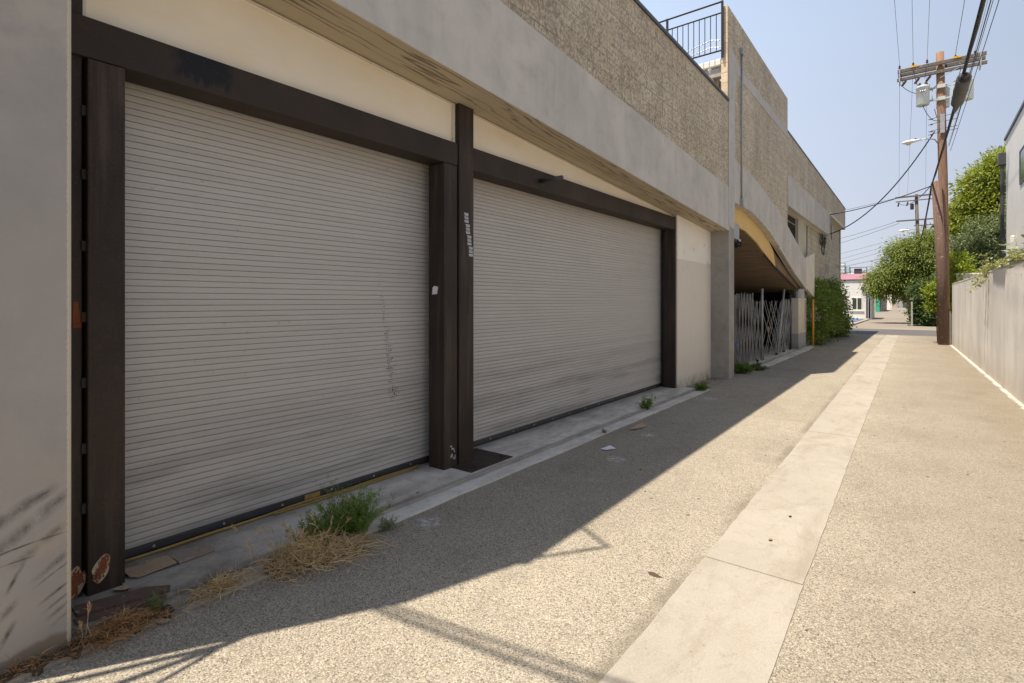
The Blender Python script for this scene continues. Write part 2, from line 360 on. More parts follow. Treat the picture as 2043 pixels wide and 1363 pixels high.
MT = dict(
    asphalt=m_asphalt(),
    strip=m_concrete('pale_gutter_concrete', (.345,.317,.272), (.285,.262,.222), warm=(.265,.225,.165), sc=1.1, worn=.95, spots=.8),
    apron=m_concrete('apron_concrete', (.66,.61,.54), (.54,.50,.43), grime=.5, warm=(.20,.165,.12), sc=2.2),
    kerb=m_concrete('kerb_concrete', (.68,.64,.58), (.56,.53,.475), grime=.35, sc=2.5),
    street=simple('street_asphalt', (.11,.105,.10), (.085,.08,.078), .8, .85, .2, 60),
    ground=simple('dusty_ground', (.27,.22,.16), (.20,.17,.12), .5, .95, .3, 20),
    far_asph=simple('far_alley_asphalt', (.24,.205,.165), (.19,.165,.13), .5, .9, .2, 30),
    fascia=m_fascia(),
    pier=m_concrete('pier_concrete', (.36,.335,.30), (.26,.24,.215), warm=(.17,.16,.15), streak=.3, sc=1.7),
    patch=m_concrete('patched_concrete', (.50,.48,.455), (.45,.43,.41), streak=.1, sc=1.4, spots=.2),
    block=m_block('split_face_block', (.64,.56,.44), (.52,.45,.35)),
    smooth_block=m_block('smooth_cream_block', (.52,.47,.38), (.44,.395,.32), face=.25, joint=1.0),
    sun_block=m_block('sunlit_end_block', (.62,.50,.35), (.55,.44,.32), face=.25),  # warm copy of the block colour, sunlight painted in for sun-facing ends
    soffit=m_soffit(), steel=m_steel(), beam=m_steel('dusty_brown_beam', 0.0), door=m_door(), stucco=m_stucco(),
    cream=m_cream('cream_panel', (.84,.76,.62), None, stain=.45),
    cream2=m_cream('two_tone_cream_wall', (.86,.81,.72), (.68,.62,.53), split=2.37, stain=.25),
    creamlow=m_cream('cream_grey_base_wall', (.62,.56,.45), (.32,.32,.32), split=.52, stain=.15),
    greenish=m_concrete('greenish_plaster', (.50,.475,.39), (.42,.41,.34), warm=(.27,.28,.2), sc=1),
    black=simple('black_rubber', (.018,.018,.02), (.03,.03,.032), 10, .5, .2, 60),
    darkmetal=simple('dark_metal', (.035,.036,.04), (.05,.05,.055), 5, .45, .1, 60, spec=.5),
    slate=simple('slate_metal_trim', (.06,.07,.085), (.05,.055,.07), 5, .45, .1, 60, spec=.5),
    galv=simple('galvanised_metal', (.42,.43,.44), (.33,.34,.36), 12, .42, .1, 60, metal=.6, spec=.5),
    gategrey=simple('dull_grey_steel', (.42,.405,.38), (.27,.26,.245), 6, .5, .1, 50, metal=.25, spec=.5),
    yellow=simple('ochre_paint', (.72,.50,.20), (.68,.46,.18), 1.5, .7, .1, 50),
    yellowpost=simple('yellow_post_paint', (.62,.36,.04), (.5,.28,.03), 5, .5, .1, 50),
    white=simple('white_paint', (.78,.75,.68), (.68,.65,.6), 2, .6, .1, 50),
    offwhite=simple('off_white_paint', (.66,.62,.53), (.58,.54,.46), 2, .6, .1, 50),
    whitestucco=simple('white_stucco', (.66,.65,.62), (.60,.59,.57), .7, .85, .25, 30, bdist=.01),
    yard=m_yardwall(), interior=simple('dark_interior', (.03,.028,.025), (.02,.018,.016), 1, .9, .1, 10),  # interior: near-black colour stands in for unlit space
    boards=m_boards(), pole=m_wood('weathered_pole', (.26,.155,.10), (.18,.108,.073)), stub=m_wood('dark_pole_wood', (.15,.095,.072), (.105,.07,.055)),
    arm=m_wood('grey_arm_wood', (.135,.115,.10), (.09,.08,.07), .6),
    wire=simple('cable_black', (.02,.02,.022), (.03,.03,.03), 5, .6, 0, 50),
    thinwire=simple('bare_wire', (.13,.13,.14), (.10,.10,.11), 5, .5, 0, 50),
    porc=simple('brown_porcelain', (.05,.018,.015), (.04,.015,.012), 5, .25, 0, 50, spec=.6),
    railp=simple('navy_black_paint', (.018,.022,.032), (.025,.03,.04), 5, .6, 0, 50, spec=.15),
    transf=simple('transformer_paint', (.46,.50,.49), (.40,.44,.43), 2, .35, 0, 50, spec=.5),
    rust=simple('flaking_rust', (.27,.09,.04), (.15,.055,.03), 26, .85, .6, 70, bdist=.01),
    primer=simple('red_primer', (.22,.06,.02), (.15,.04,.015), 12, .8, .2, 60),
    paintblk=simple('blue_black_smear', (.006,.007,.009), (.012,.013,.015), 12, .9, .2, 60, spec=.04),
    paper=simple('white_paper', (.75,.75,.78), (.68,.68,.72), 10, .8, .1, 60),
    card=simple('cardboard', (.40,.29,.19), (.34,.24,.16), 5, .85, .15, 60),
    splinter=m_wood('weathered_board', (.33,.27,.21), (.24,.19,.15)),
    leafdry=simple('dry_leaf', (.30,.20,.10), (.20,.13,.07), 30, .8, 0, 60),
    glass=simple('window_glass', (.05,.07,.06), (.04,.05,.05), 2, .15, 0, 50, spec=.6),
    pink=simple('pink_paint', (.68,.36,.42), (.62,.32,.38), 1, .7, 0, 50),
    redp=simple('red_paint', (.42,.10,.12), (.36,.09,.10), 1, .7, 0, 50),
    teal=simple('teal_paint', (.05,.36,.24), (.04,.30,.21), 1, .7, 0, 50),
    tower=simple('tower_glass', (.36,.46,.52), (.30,.40,.47), .1, .3, 0, 50),
    bluepaint=simple('blue_parking_paint', (.08,.18,.42), (.07,.15,.35), 1, .8, 0, 50),
    hose=simple('ochre_hose', (.36,.235,.075), (.28,.18,.06), 14, .6, .1, 60),
    flake=simple('flaking_undercoat', (.50,.42,.30), (.34,.27,.18), 30, .85, .4, 80),
    soil=simple('dark_soil', (.10,.07,.045), (.06,.045,.03), 14, .95, .5, 80, bdist=.01),
    casegrey=simple('case_plastic', (.10,.10,.10), (.07,.07,.07), 8, .7, .1, 50, spec=.15),
    mural=m_graffiti(),
)
LV = dict(
    willow=leafmat('willow_leaves', (.115,.165,.025), (.24,.28,.06)),
    dark=leafmat('dark_hedge_leaves', (.035,.065,.014), (.07,.11,.03), .2),
    bright=leafmat('yellow_green_leaves', (.20,.285,.025), (.30,.36,.045)),
    tall=leafmat('ficus_leaves', (.19,.25,.03), (.33,.37,.06)),
    grey=leafmat('grey_green_leaves', (.12,.17,.075), (.30,.35,.20), .25),
    bush=leafmat('creeper_leaves', (.10,.17,.025), (.22,.30,.06), .3),
    weed=leafmat('weed_green', (.10,.19,.03), (.23,.33,.08), .3),
    weedp=leafmat('pale_weed_green', (.13,.19,.06), (.24,.27,.11), .3),
    straw=leafmat('straw', (.42,.28,.13), (.80,.62,.37), .2),
    litter=leafmat('brown_litter', (.26,.13,.05), (.50,.31,.15), .2),
    vine=leafmat('vine_leaves', (.22,.26,.07), (.40,.40,.16), .3),
    bloom=leafmat('pale_blossom', (.62,.50,.55), (.72,.66,.60), .3),
    lilac=leafmat('lilac_blossom', (.45,.32,.42), (.62,.50,.58), .3),
)

# ------------------------------------------------------------------ mesh helpers
def origin(p):
    v = Vector((0,0,0))
    while p is not None: v += p.location; p = p.parent
    return v

class MB:
    def __init__(s): s.v = []; s.f = []
    def add(s, vs, fs):
        k = len(s.v); s.v += [tuple(x) for x in vs]; s.f += [tuple(i+k for i in f) for f in fs]; return s
    def box(s, x0, x1, y0, y1, z0, z1):
        return s.add([(x0,y0,z0),(x1,y0,z0),(x1,y1,z0),(x0,y1,z0),(x0,y0,z1),(x1,y0,z1),(x1,y1,z1),(x0,y1,z1)],
                     [(0,3,2,1),(4,5,6,7),(0,1,5,4),(1,2,6,5),(2,3,7,6),(3,0,4,7)])
    def prism(s, poly, x0, x1):      # polygon in (y, z), thickness in x
        n = len(poly)
        a = sum(poly[i][0]*poly[(i+1)%n][1]-poly[(i+1)%n][0]*poly[i][1] for i in range(n))
        if a < 0: poly = poly[::-1]
        vs = [(x1,y,z) for y,z in poly] + [(x0,y,z) for y,z in poly]
        fs = [tuple(range(n)), tuple(reversed(range(n, 2*n)))] + [(i, i+n, (i+1)%n+n, (i+1)%n) for i in range(n)]
        return s.add(vs, fs)
    def flat(s, poly, z0, z1):       # polygon in (x, y), thickness in z
        n = len(poly)
        a = sum(poly[i][0]*poly[(i+1)%n][1]-poly[(i+1)%n][0]*poly[i][1] for i in range(n))
        if a < 0: poly = poly[::-1]
        vs = [(x,y,z1) for x,y in poly] + [(x,y,z0) for x,y in poly]
        fs = [tuple(range(n)), tuple(reversed(range(n, 2*n)))] + [(i, i+n, (i+1)%n+n, (i+1)%n) for i in range(n)]
        return s.add(vs, fs)
    def tube(s, pts, r, seg=8, r1=None):
        pts = [Vector(p) for p in pts]; n = len(pts); r1 = r if r1 is None else r1
        up = Vector((0,0,1)); d0 = (pts[1]-pts[0]).normalized()
        if abs(d0.z) > .9: up = Vector((1,0,0))
        a = d0.cross(up).normalized()
        vs = []
        for i, p in enumerate(pts):
            d = (pts[min(i+1,n-1)]-pts[max(i-1,0)]).normalized()
            a = (a - d*a.dot(d)).normalized(); b = d.cross(a)
            rr = r + (r1-r)*i/(n-1)
            for k in range(seg):
                t = 2*math.pi*k/seg; vs.append(p + a*math.cos(t)*rr + b*math.sin(t)*rr)
        fs = [(i*seg+k, i*seg+(k+1)%seg, (i+1)*seg+(k+1)%seg, (i+1)*seg+k) for i in range(n-1) for k in range(seg)]
        fs += [tuple(reversed(range(seg))), tuple(range((n-1)*seg, n*seg))]
        return s.add(vs, fs)
    def bar(s, p, q, wd, ht):        # rectangular bar, wd along the level axis across it
        p, q = Vector(p), Vector(q); d = (q-p).normalized()
        u = Vector((0,0,1)) if abs(d.z) < .9 else Vector((1,0,0))
        a = d.cross(u).normalized()*wd/2; b = a.cross(d).normalized()*ht/2
        vs = [p-a-b,p+a-b,p+a+b,p-a+b,q-a-b,q+a-b,q+a+b,q-a+b]
        return s.add(vs, [(0,3,2,1),(4,5,6,7),(0,1,5,4),(1,2,6,5),(2,3,7,6),(3,0,4,7)])
    def lathe(s, c, prof, seg=16, axis=(0,0,1)):   # prof: list of (r, h)
        ax = Vector(axis).normalized(); u = ax.orthogonal().normalized(); w_ = ax.cross(u); c = Vector(c); vs = []
        for r, h in prof:
            for k in range(seg):
                t = 2*math.pi*k/seg; vs.append(c + ax*h + u*math.cos(t)*r + w_*math.sin(t)*r)
        n = len(prof)
        fs = [(i*seg+k, i*seg+(k+1)%seg, (i+1)*seg+(k+1)%seg, (i+1)*seg+k) for i in range(n-1) for k in range(seg)]
        fs += [tuple(reversed(range(seg))), tuple(range((n-1)*seg, n*seg))]
        return s.add(vs, fs)
    def build(s, name, m, parent=None, bevel=0, smooth=False, at=None):
        o0 = origin(parent) if parent is not None else Vector(at or (0,0,0))
        me = bpy.data.meshes.new(name)
        me.from_pydata([tuple(Vector(v)-o0) for v in s.v], [], s.f); me.update()
        bm = bmesh.new(); bm.from_mesh(me); bmesh.ops.recalc_face_normals(bm, faces=bm.faces); bm.to_mesh(me); bm.free()
        me.materials.append(MT[m] if isinstance(m, str) else m)
        ob = bpy.data.objects.new(name, me); C.objects.link(ob)
        if parent is not None: ob.parent = parent
        else: ob.location = o0
        if bevel:
            b = ob.modifiers.new('bevel', 'BEVEL'); b.width = bevel; b.segments = 2; b.limit_method = 'ANGLE'
        if smooth:
            for p in me.polygons: p.use_smooth = True
        return ob

def tag(o, label, cat, group=None, kind=None):
    if label: o['label'] = label
    if cat: o['category'] = cat
    if group: o['group'] = group
    if kind: o['kind'] = kind
    return o
def thing(name, label, cat, loc, group=None):
    o = bpy.data.objects.new(name, None); C.objects.link(o); o.location = loc; o.empty_display_size = .2
    bpy.context.view_layer.update() if False else None
    return tag(o, label, cat, group)
def struct(o, label=None):
    o['kind'] = 'structure'
    if label: o['label'] = label
    return o
def np_mesh(name, V, F, m, parent=None, at=None):
    """V (n,3) array, F (k,4 or 3) index array"""
    o0 = np.array(origin(parent) if parent is not None else (at or (0,0,0)))
    me = bpy.data.meshes.new(name); k = F.shape[1]
    me.vertices.add(len(V)); me.vertices.foreach_set('co', (V-o0).astype(np.float32).ravel())
    me.loops.add(F.size); me.loops.foreach_set('vertex_index', F.astype(np.int32).ravel())
    me.polygons.add(len(F)); me.polygons.foreach_set('loop_start', np.arange(0, F.size, k, dtype=np.int32))
    me.polygons.foreach_set('loop_total', np.full(len(F), k, dtype=np.int32))
    me.update(calc_edges=True); me.validate()
    me.materials.append(m)
    ob = bpy.data.objects.new(name, me); C.objects.link(ob)
    if parent is not None: ob.parent = parent
    else: ob.location = tuple(o0)
    return ob
def leaf_quads(P, D, size, asp, rng, jit=.3, N=None):
    """rhombic leaves at P pointing along D"""
    n = len(P); D = D/np.linalg.norm(D, axis=1, keepdims=True)
    rv = rng.normal(size=(n,3)) if N is None else N+rng.normal(size=(n,3))*.38; S = np.cross(D, rv); S /= np.linalg.norm(S, axis=1, keepdims=True)+1e-9
    L = (size*(1+jit*rng.uniform(-1,1,n)))[:,None]; W_ = L*asp
    up = np.cross(S, D)*L*.12
    V = np.stack([P, P+D*L*.45+S*W_*.5+up, P+D*L, P+D*L*.45-S*W_*.5+up], 1).reshape(-1,3)
    F = np.arange(4*n).reshape(n,4); return V, F
def foliage(name, lobes, n, size, m, parent, seed=1, asp=.45, droop=0., clump=.18, per=45, shell=.55, zmin=None):
    rng = np.random.default_rng(seed); lobes = np.array(lobes, float)
    vol = (lobes[:,3]*lobes[:,4]*lobes[:,5])**(2/3); pr = vol/vol.sum()
    nc = max(1, n//per)
    k = rng.choice(len(lobes), nc, p=pr); d = rng.normal(size=(nc,3)); d /= np.linalg.norm(d, axis=1, keepdims=True)
    r = shell+(1.06-shell)*rng.uniform(0,1,nc)**.6
    cc = lobes[k,:3]+d*r[:,None]*lobes[k,3:6]
    cs = clump*rng.uniform(.5,1.5,nc)
    out = d*.9+rng.normal(size=(nc,3))*.35
    i = rng.integers(0, nc, n)
    g = rng.normal(size=(n,3)); P = cc[i]+g*cs[i][:,None]*np.array([1,1,.62+droop*.5])
    P[:,2] -= droop*np.abs(rng.normal(size=n))*cs[i]*1.6
    D = out[i]*.7+g*.5+rng.normal(size=(n,3))*.45; D[:,2] -= droop*2.0
    if zmin is not None: P[:,2] = np.maximum(P[:,2], zmin+rng.uniform(0,.05,n))
    N = d[i]*.9+g*.28+np.array([0,0,.35])
    V, F = leaf_quads(P, D, size, asp, rng, N=N)
    return np_mesh(name, V, F, m, parent)
def blades(name, roots, dirs, length, width, m, parent=None, at=None, seed=2, bend=.6, seg=4, zfloor=.004):
    """thin curved grass blades"""
    rng = np.random.default_rng(seed); n = len(roots); roots = np.array(roots, float); D = np.array(dirs, float)
    D /= np.linalg.norm(D, axis=1, keepdims=True); L = length*(1+.45*rng.uniform(-1,1,n)); W_ = width*(1+.3*rng.uniform(-1,1,n))
    side = np.cross(D, rng.normal(size=(n,3))); side /= np.linalg.norm(side, axis=1, keepdims=True)+1e-9
    cur = roots.copy(); d = D.copy(); rows = []
    turn = rng.normal(size=(n,3))*bend*.35
    for j in range(seg+1):
        wj = (W_*(1-.85*j/seg))[:,None]*.5
        rows += [cur-side*wj, cur+side*wj]
        d = d+turn/seg*1.6+np.array([0,0,-1.])*bend/seg*rng.uniform(.3,1.2,(n,1)); d /= np.linalg.norm(d, axis=1, keepdims=True)
        cur = cur+d*(L/seg)[:,None]; cur[:,2] = np.maximum(cur[:,2], zfloor+rng.uniform(0,.004,n))
    V = np.stack(rows, 1).reshape(-1,3); k = 2*(seg+1)
    b = (np.arange(n)*k)[:,None]
    F = np.concatenate([b+np.array([[2*j,2*j+1,2*j+3,2*j+2]]) for j in range(seg)], 0)
    return np_mesh(name, V, F, m, parent, at)
def text_mesh(name, txt, size, m, parent, M, width=None):
    cu = bpy.data.curves.new(name, 'FONT'); cu.body = txt; cu.size = size; cu.extrude = .0004; cu.offset = size*.03
    cu.space_line = .82; cu.align_x = 'CENTER'
    tmp = bpy.data.objects.new('tmp', cu); C.objects.link(tmp)
    dg = bpy.context.evaluated_depsgraph_get(); me = bpy.data.meshes.new_from_object(tmp.evaluated_get(dg))
    bpy.data.objects.remove(tmp); me.name = name; me.materials.clear(); me.materials.append(MT[m])
    o0 = origin(parent)
    if width:
        xs = [v.co.x for v in me.vertices]; k = width/(max(xs)-min(xs))
        for v in me.vertices: v.co.x *= k
    me.transform(M); me.transform(Matrix.Translation(-o0))
    ob = bpy.data.objects.new(name, me); C.objects.link(ob); ob.parent = parent
    return ob

# ================================================================== GROUND
def sheet(name, poly, z, m, label, sub=0):
    mb = MB(); mb.add([(x,y,z) for x,y in poly], [tuple(range(len(poly)))])
    o = mb.build(name, m); return struct(o, label)
sheet('ground', [(-900,-300),(900,-300),(900,1500),(-900,1500)], -.03, 'ground', 'dusty ground reaching to the horizon')
sheet('alley', [(-4.6,-12),(9,-12),(9,31.2),(-4.6,31.2)], 0, 'asphalt', 'worn alley asphalt with pale aggregate')
sheet('street', [(-80,31.2),(80,31.2),(80,37.6),(-80,37.6)], -.006, 'street', 'dark street crossing the end of the alley')
sheet('far_alley', [(-6.6,37.6),(.9,37.6),(.9,210),(-6.6,210)], -.004, 'far_asph', 'dusty alley continuing beyond the street')
mb = MB(); L = [(-1.055,-6),(-1.06,2.5),(-1.065,3.4),(-1.075,5),(-1.095,7.4),(-1.16,14),(-1.22,21),(-1.26,31.15)]
Rr = [(-.49,-6),(-.505,2.5),(-.52,3.4),(-.54,5),(-.57,7.1),(-.64,14),(-.72,21),(-.79,31.15)]
def interp(P, y):
    for (x0,y0),(x1,y1) in zip(P, P[1:]):
        if y0 <= y <= y1: return x0+(x1-x0)*(y-y0)/(y1-y0)
rs = random.Random(4)
joints = [-6,-3,0.35,3.36,7.4,11.6,15.8,20,24.2,28.2,31.15]
for a, b in zip(joints, joints[1:]):
    nn = int((b-a)/.12); ys = [a+.006+(b-a-.012)*i/nn for i in range(nn+1)]
    lx = [interp(L, max(min(y,31.15),-6))+rs.uniform(-.0045,.004) for y in ys]; rx = [interp(Rr, max(min(y,31.15),-6))+rs.uniform(-.003,.003) for y in ys]
    mb.flat([(x,y) for x,y in zip(rx,ys)]+[(x,y) for x,y in reversed(list(zip(lx,ys)))], -.02, .005)
struct(mb.build('gutter_strip', 'strip'), 'pale concrete drainage strip down the alley')
# apron under the doors and its lower kerb strip
mb = MB()
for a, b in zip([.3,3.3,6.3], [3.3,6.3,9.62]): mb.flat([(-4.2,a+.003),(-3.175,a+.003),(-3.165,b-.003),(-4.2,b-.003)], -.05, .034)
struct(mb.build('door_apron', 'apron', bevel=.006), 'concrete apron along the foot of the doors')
mb = MB()
for a, b in zip([.3,3.9,7.2], [3.9,7.2,9.75]):
    ys = [a+.003+(b-a-.006)*i/10 for i in range(11)]
    mb.flat([(-3.172,a+.003),(-3.172,b-.003)]+[(-3.0+rs.uniform(-.008,.008),y) for y in reversed(ys)], -.04, .016)
struct(mb.build('kerb_strip', 'kerb', bevel=.004), 'low kerb strip beside the asphalt')
mb = MB(); mb.flat([(-9,11.9),(-3.05,13.3),(-2.93,14.5),(-2.9,19.8),(-2.98,21.6),(-3.4,23),(-9,23)], -.04, .018)
struct(mb.build('ramp_apron', 'apron', bevel=.005), 'concrete apron in front of the folding gate')
# pavement across the street with a kerb
mb = MB(); mb.flat([(-40,39.2),(-3.9,39.2),(-3.55,40.2),(-3.5,57),(-40,57)], -.03, .09)
struct(mb.build('pavement', 'strip', bevel=.02), 'pale pavement in front of the white building')
sheet('parking_bay', [(-30,46),(-3.75,46),(-3.75,56),(-30,56)], .095, 'street', 'small asphalt parking bay')
mb = MB(); mb.flat([(-5.0,50),(-3.9,50),(-3.9,54.5),(-5.0,54.5)], .094, .099); struct(mb.build('blue_marking', 'bluepaint'), 'blue painted parking marking')
mb = MB(); mb.flat([(.95,39.2),(40,39.2),(40,43),(1.2,43)], -.03, .07); struct(mb.build('far_pavement', 'strip', bevel=.02), 'pavement on the far corner')

# ================================================================== PARKING BUILDING
B = thing('parking_building', 'long grey concrete and split-face block garage building on the left of the alley', 'building', (-3.4, 10, 0))
S = lambda y: 3.731-.0591*y        # fascia bottom
T = lambda y: 4.651-.0629*y        # fascia top
MB().box(-3.62,-3.1,.28,.692,-.1,3.72).build('stucco_pier', 'stucco', B, bevel=.008)
rs = random.Random(3)
ys = [.3+i*.22 for i in range(51)]
MB().prism([(.3,S(.3)),(11.34,S(11.34)),(11.34,T(11.34)),(.3,T(.3))], -3.24,-3.1).build('fascia', 'fascia', B, bevel=.004)
MB().prism([(.3,S(.3)-.004),(11.33,S(11.33)-.004),(11.33,S(11.33)+.1),(.3,S(.3)+.1)], -3.75,-3.107).build('soffit', 'soffit', B)
# block wall over the fascia, its foot ragged where mortar met the pour
bot = [(y, T(y)+rs.uniform(-.012,.006)) for y in [.3+i*.1 for i in range(111)]]
w1 = MB().prism(bot+[(11.26,T(11.26)),(11.26,5.70),(.62,5.75)], -3.3,-3.106).build('block_wall', 'block', B)  # near edge, out of view, slanted to shape the shadow line on the ground
MB().prism([(.6,5.752),(11.27,5.702),(11.27,5.752),(.6,5.80)], -3.34,-3.075).build('parapet_cap', 'slate', B, bevel=.004)
# pier, grey patch strip and band of the second volume
MB().box(-3.62,-3.1,11.32,11.70,-.12,3.15).build('concrete_pier', 'pier', B, bevel=.012)
MB().prism([(11.28,3.14),(11.72,3.12),(11.74,5.9),(11.86,6.3),(12.0,6.50),(12.25,6.44),(14,6.445),(17.4,6.45),(17.4,6.69),(15.6,6.685),(15.5,6.72),(14,6.66),(13.9,6.70),(12.2,6.67),(11.28,6.92)],
           -3.2,-3.093).build('grey_patch', 'patch', B, bevel=.002)
top = [(11.60,4.60),(12.5,4.58),(13.15,4.545),(14.0,4.456),(15.53,4.21),(17.19,3.893),(19.04,3.43),(20.62,3.02)]
low = [(11.60,3.70),(12.3,3.70),(13.15,3.69),(14.19,3.56),(14.99,3.42),(16.19,3.14),(18.47,2.524),(20.69,2.05)]
MB().prism(low+[(20.69,2.6)]+top[::-1], -3.26,-3.094).build('ramp_parapet', 'fascia', B, bevel=.004)
MB().prism([(11.27,4.2)]+[(y,z-.02) for y,z in top[1:6]]+[(17.42,3.86),(17.42,7.62),(11.27,7.66)], -3.235,-3.105).build('block_wall', 'block', B)
MB().prism([(11.245,5.72),(11.265,5.72),(11.265,7.66),(11.245,7.66)], -3.236,-3.108).build('wall_end', 'sun_block', B)
MB().prism([(17.424,5.36),(26.6,5.42),(26.6,5.385),(32.75,5.385),(32.75,6.46),(17.424,6.64)], -3.3,-3.104).build('block_wall', 'block', B)
MB().prism([(17.4,6.642),(32.77,6.462),(32.77,6.50),(17.4,6.68)], -3.33,-3.085).build('parapet_cap', 'slate', B)
MB().prism([(17.44,4.46),(26.58,4.46),(26.58,5.425),(17.44,5.366)], -3.23,-3.09).build('fascia', 'fascia', B, bevel=.004)
MB().box(-3.42,-3.1,17.44,26.56,4.463,4.55).build('soffit', 'offwhite', B)
MB().box(-3.42,-3.1,26.6,32.74,5.388,5.5).build('soffit', 'offwhite', B)
# recessed wall behind the second fascia
MB().prism([(22.62,.0),(32.8,.0),(32.8,5.39),(22.62,5.39)], -3.6,-3.35).build('stack_bond_wall', 'smooth_block', B)
mb = MB()
for y, z, dy, dz in [(27.2,2.9,1.2,.40),(30.0,2.55,1.3,.42),(27.0,3.7,.8,.2),(31.2,3.3,1.2,.2)]: MB().box(-3.352,-3.347,y,y+dy,z,z+dz).build('repainted_block', 'pier', B)
MB().box(-3.6,-3.32,20.5,22.12,1.9,4.5).build('plaster_wall', 'greenish', B)
MB().box(-3.6,-3.34,21.6,22.62,0,1.95).build('plaster_wall', 'greenish', B)
sl_ = MB().box(-3.5,-3.38,22.11,22.64,1.9,4.5).build('slot_window', 'glass', B)
MB().box(-3.40,-3.345,22.12,22.63,1.9,3.32).build('slot_sill', 'offwhite', sl_)
win = MB().prism([(17.42,3.7),(18.9,3.3),(20.5,3.0),(20.5,4.5),(17.42,4.5)], -3.6,-3.42).build('louvre_window', 'interior', B)
mb = MB()
for i in range(22): y = 17.5+i*.137; mb.box(-3.42,-3.405,y,y+.05,3.05,4.22)
mb.build('louvre_slat', 'beam', win)
MB().box(-3.42,-3.39,17.45,20.5,4.22,4.245).build('window_rail', 'pier', win)
MB().prism([(20.6,2.08),(22.44,1.75),(22.44,3.4),(20.6,3.1)], -3.2,-3.098).build('cream_wing', 'creamlow' if False else 'offwhite', B, bevel=.003)
# ochre arch board, ramp slab and its steel edge
yb = [(11.66,3.26),(12.55,3.30),(13.3,3.27),(14.35,3.10),(15.25,2.88),(16.55,2.60),(16.30,3.02),(15.2,3.45),(14.2,3.65),(13.1,3.8),(11.66,3.8)]
MB().prism(yb, -3.30,-3.262).build('arch_board', 'yellow', B)
un = [(11.7,3.42),(12.55,3.34),(13.3,3.28),(14.35,3.11),(15.25,2.89),(16.55,2.61),(18.0,2.36),(20.75,1.93),(20.75,2.2),(18.0,2.7),(14.4,3.5),(11.7,3.75)]
MB().prism(un, -11,-3.302).build('ramp_slab', 'boards', B)
mb = MB()
for a, b in zip(un[4:7], un[5:8]): mb.bar((-3.29,a[0],a[1]),(-3.29,b[0],b[1]), .03, .06)
mb.build('slab_edge_angle', 'primer' if False else 'steel', B)
mb = MB()
for a, b in zip(low[5:7], low[6:8]): mb.bar((-3.105,a[0],a[1]-.02),(-3.105,b[0],b[1]-.02), .05, .04)
mb.build('edge_flashing', 'offwhite', B)
# base wall of the ramp end, duct and louvre
MB().box(-3.5,-3.2,19.78,21.25,-.05,1.72).build('base_wall', 'creamlow', B, bevel=.004)
MB().lathe((-3.33,20.45,1.70), [(.0,0),(.2,.0),(.2,.33),(.0,.33)], 18).build('duct_end', 'galv', B, smooth=False)
mb = MB()
for i in range(20): mb.box(-3.22,-3.185,20.98,21.24,.62+i*.053,.645+i*.053)
mb.build('vent_louvre', 'darkmetal', B)
MB().box(-3.197,-3.19,20.95,21.27,.58,1.7).build('vent_frame', 'offwhite', B)
# inner walls, the gloom of the opening put into their near-black colour
mb = MB(); mb.box(-11.2,-11,11,33,-.1,6).box(-11,-3.65,11.5,11.7,0,4).box(-11,-3.65,21.3,21.6,0,4)
mb.build('inner_wall', 'interior', B)
MB().box(-6.2,-5.7,17.6,18.0,0,2.4).build('inner_column', 'pier', B); MB().box(-8.4,-8.0,14,14.4,0,3.2).build('inner_column', 'pier', B)
# roof decks and back of the building: they carry the shade
MB().box(-14,-3.3,.62,11.3,4.9,5.1).build('roof_deck', 'pier', B)
MB().box(-14,-3.24,11.75,32.7,6.1,6.34).build('roof_deck', 'pier', B)
MB().box(-14,-3.8,.3,.62,0,5.1).build('end_wall', 'block', B)
MB().box(-14,-3.3,32.5,32.7,0,6.2).build('end_wall', 'smooth_block', B)
MB().box(-14,-13.8,.3,32.7,0,5.0).build('rear_wall', 'block', B)
MB().box(-14,-3.36,11.5,11.75,5.1,6.3).build('stair_wall', 'sun_block', B)
# gutter, downpipe, beam beside the railing
MB().box(-6.5,-3.25,11.30,11.46,6.50,6.64).build('roof_gutter', 'white', B, bevel=.02)
MB().tube([(-3.50,11.36,6.52),(-3.47,11.38,6.2),(-3.40,11.40,5.4)], .05, 12).build('downpipe', 'white', B, smooth=True)
MB().prism([(11.32,6.28),(11.5,6.28),(11.5,6.45),(11.32,6.45)], -7,-3.24).build('roof_beam', 'pier', B)
# railing
rl = MB(); 
rl.tube([(-7,11.2,7.745),(-3.2,11.2,7.745)], .019, 8).tube([(-7,11.2,7.52),(-3.2,11.2,7.52)], .016, 8).tube([(-7,11.2,6.75),(-3.2,11.2,6.75)], .018, 8)
R0 = rl.build('roof_railing', 'railp', B)
for x in (-3.2,-4.36,-5.5,-6.66): MB().box(x-.02,x+.02,11.18,11.22,6.60,7.76).build('railing_post', 'railp', R0)
mb = MB(); x = -3.32
while x > -7:
    mb.tube([(x,11.2,6.75),(x,11.2,7.52)], .0085, 6); x -= .116
mb.build('railing_picket', 'railp', R0)
MB().tube([(-4.4,11.28,6.86),(-3.75,11.28,7.0),(-3.45,11.28,7.05),(-3.26,11.28,7.0)], .009, 6).tube([(-4.4,11.28,6.72),(-3.75,11.28,6.86),(-3.45,11.28,6.9),(-3.26,11.28,6.86)], .009, 6).build('roof_conduit', 'galv', B)
# electric conduit on the facade
cd = MB().tube([(-3.07,12.19,3.86),(-3.07,12.19,7.0)], .019, 10).build('facade_conduit', 'galv', B, smooth=True)
MB().box(-3.1,-3.035,12.14,12.24,6.98,7.13).build('conduit_cap', 'galv', cd, bevel=.006)
MB().box(-3.1,-3.03,12.13,12.25,3.68,3.86).build('conduit_fitting', 'galv', cd, bevel=.01)
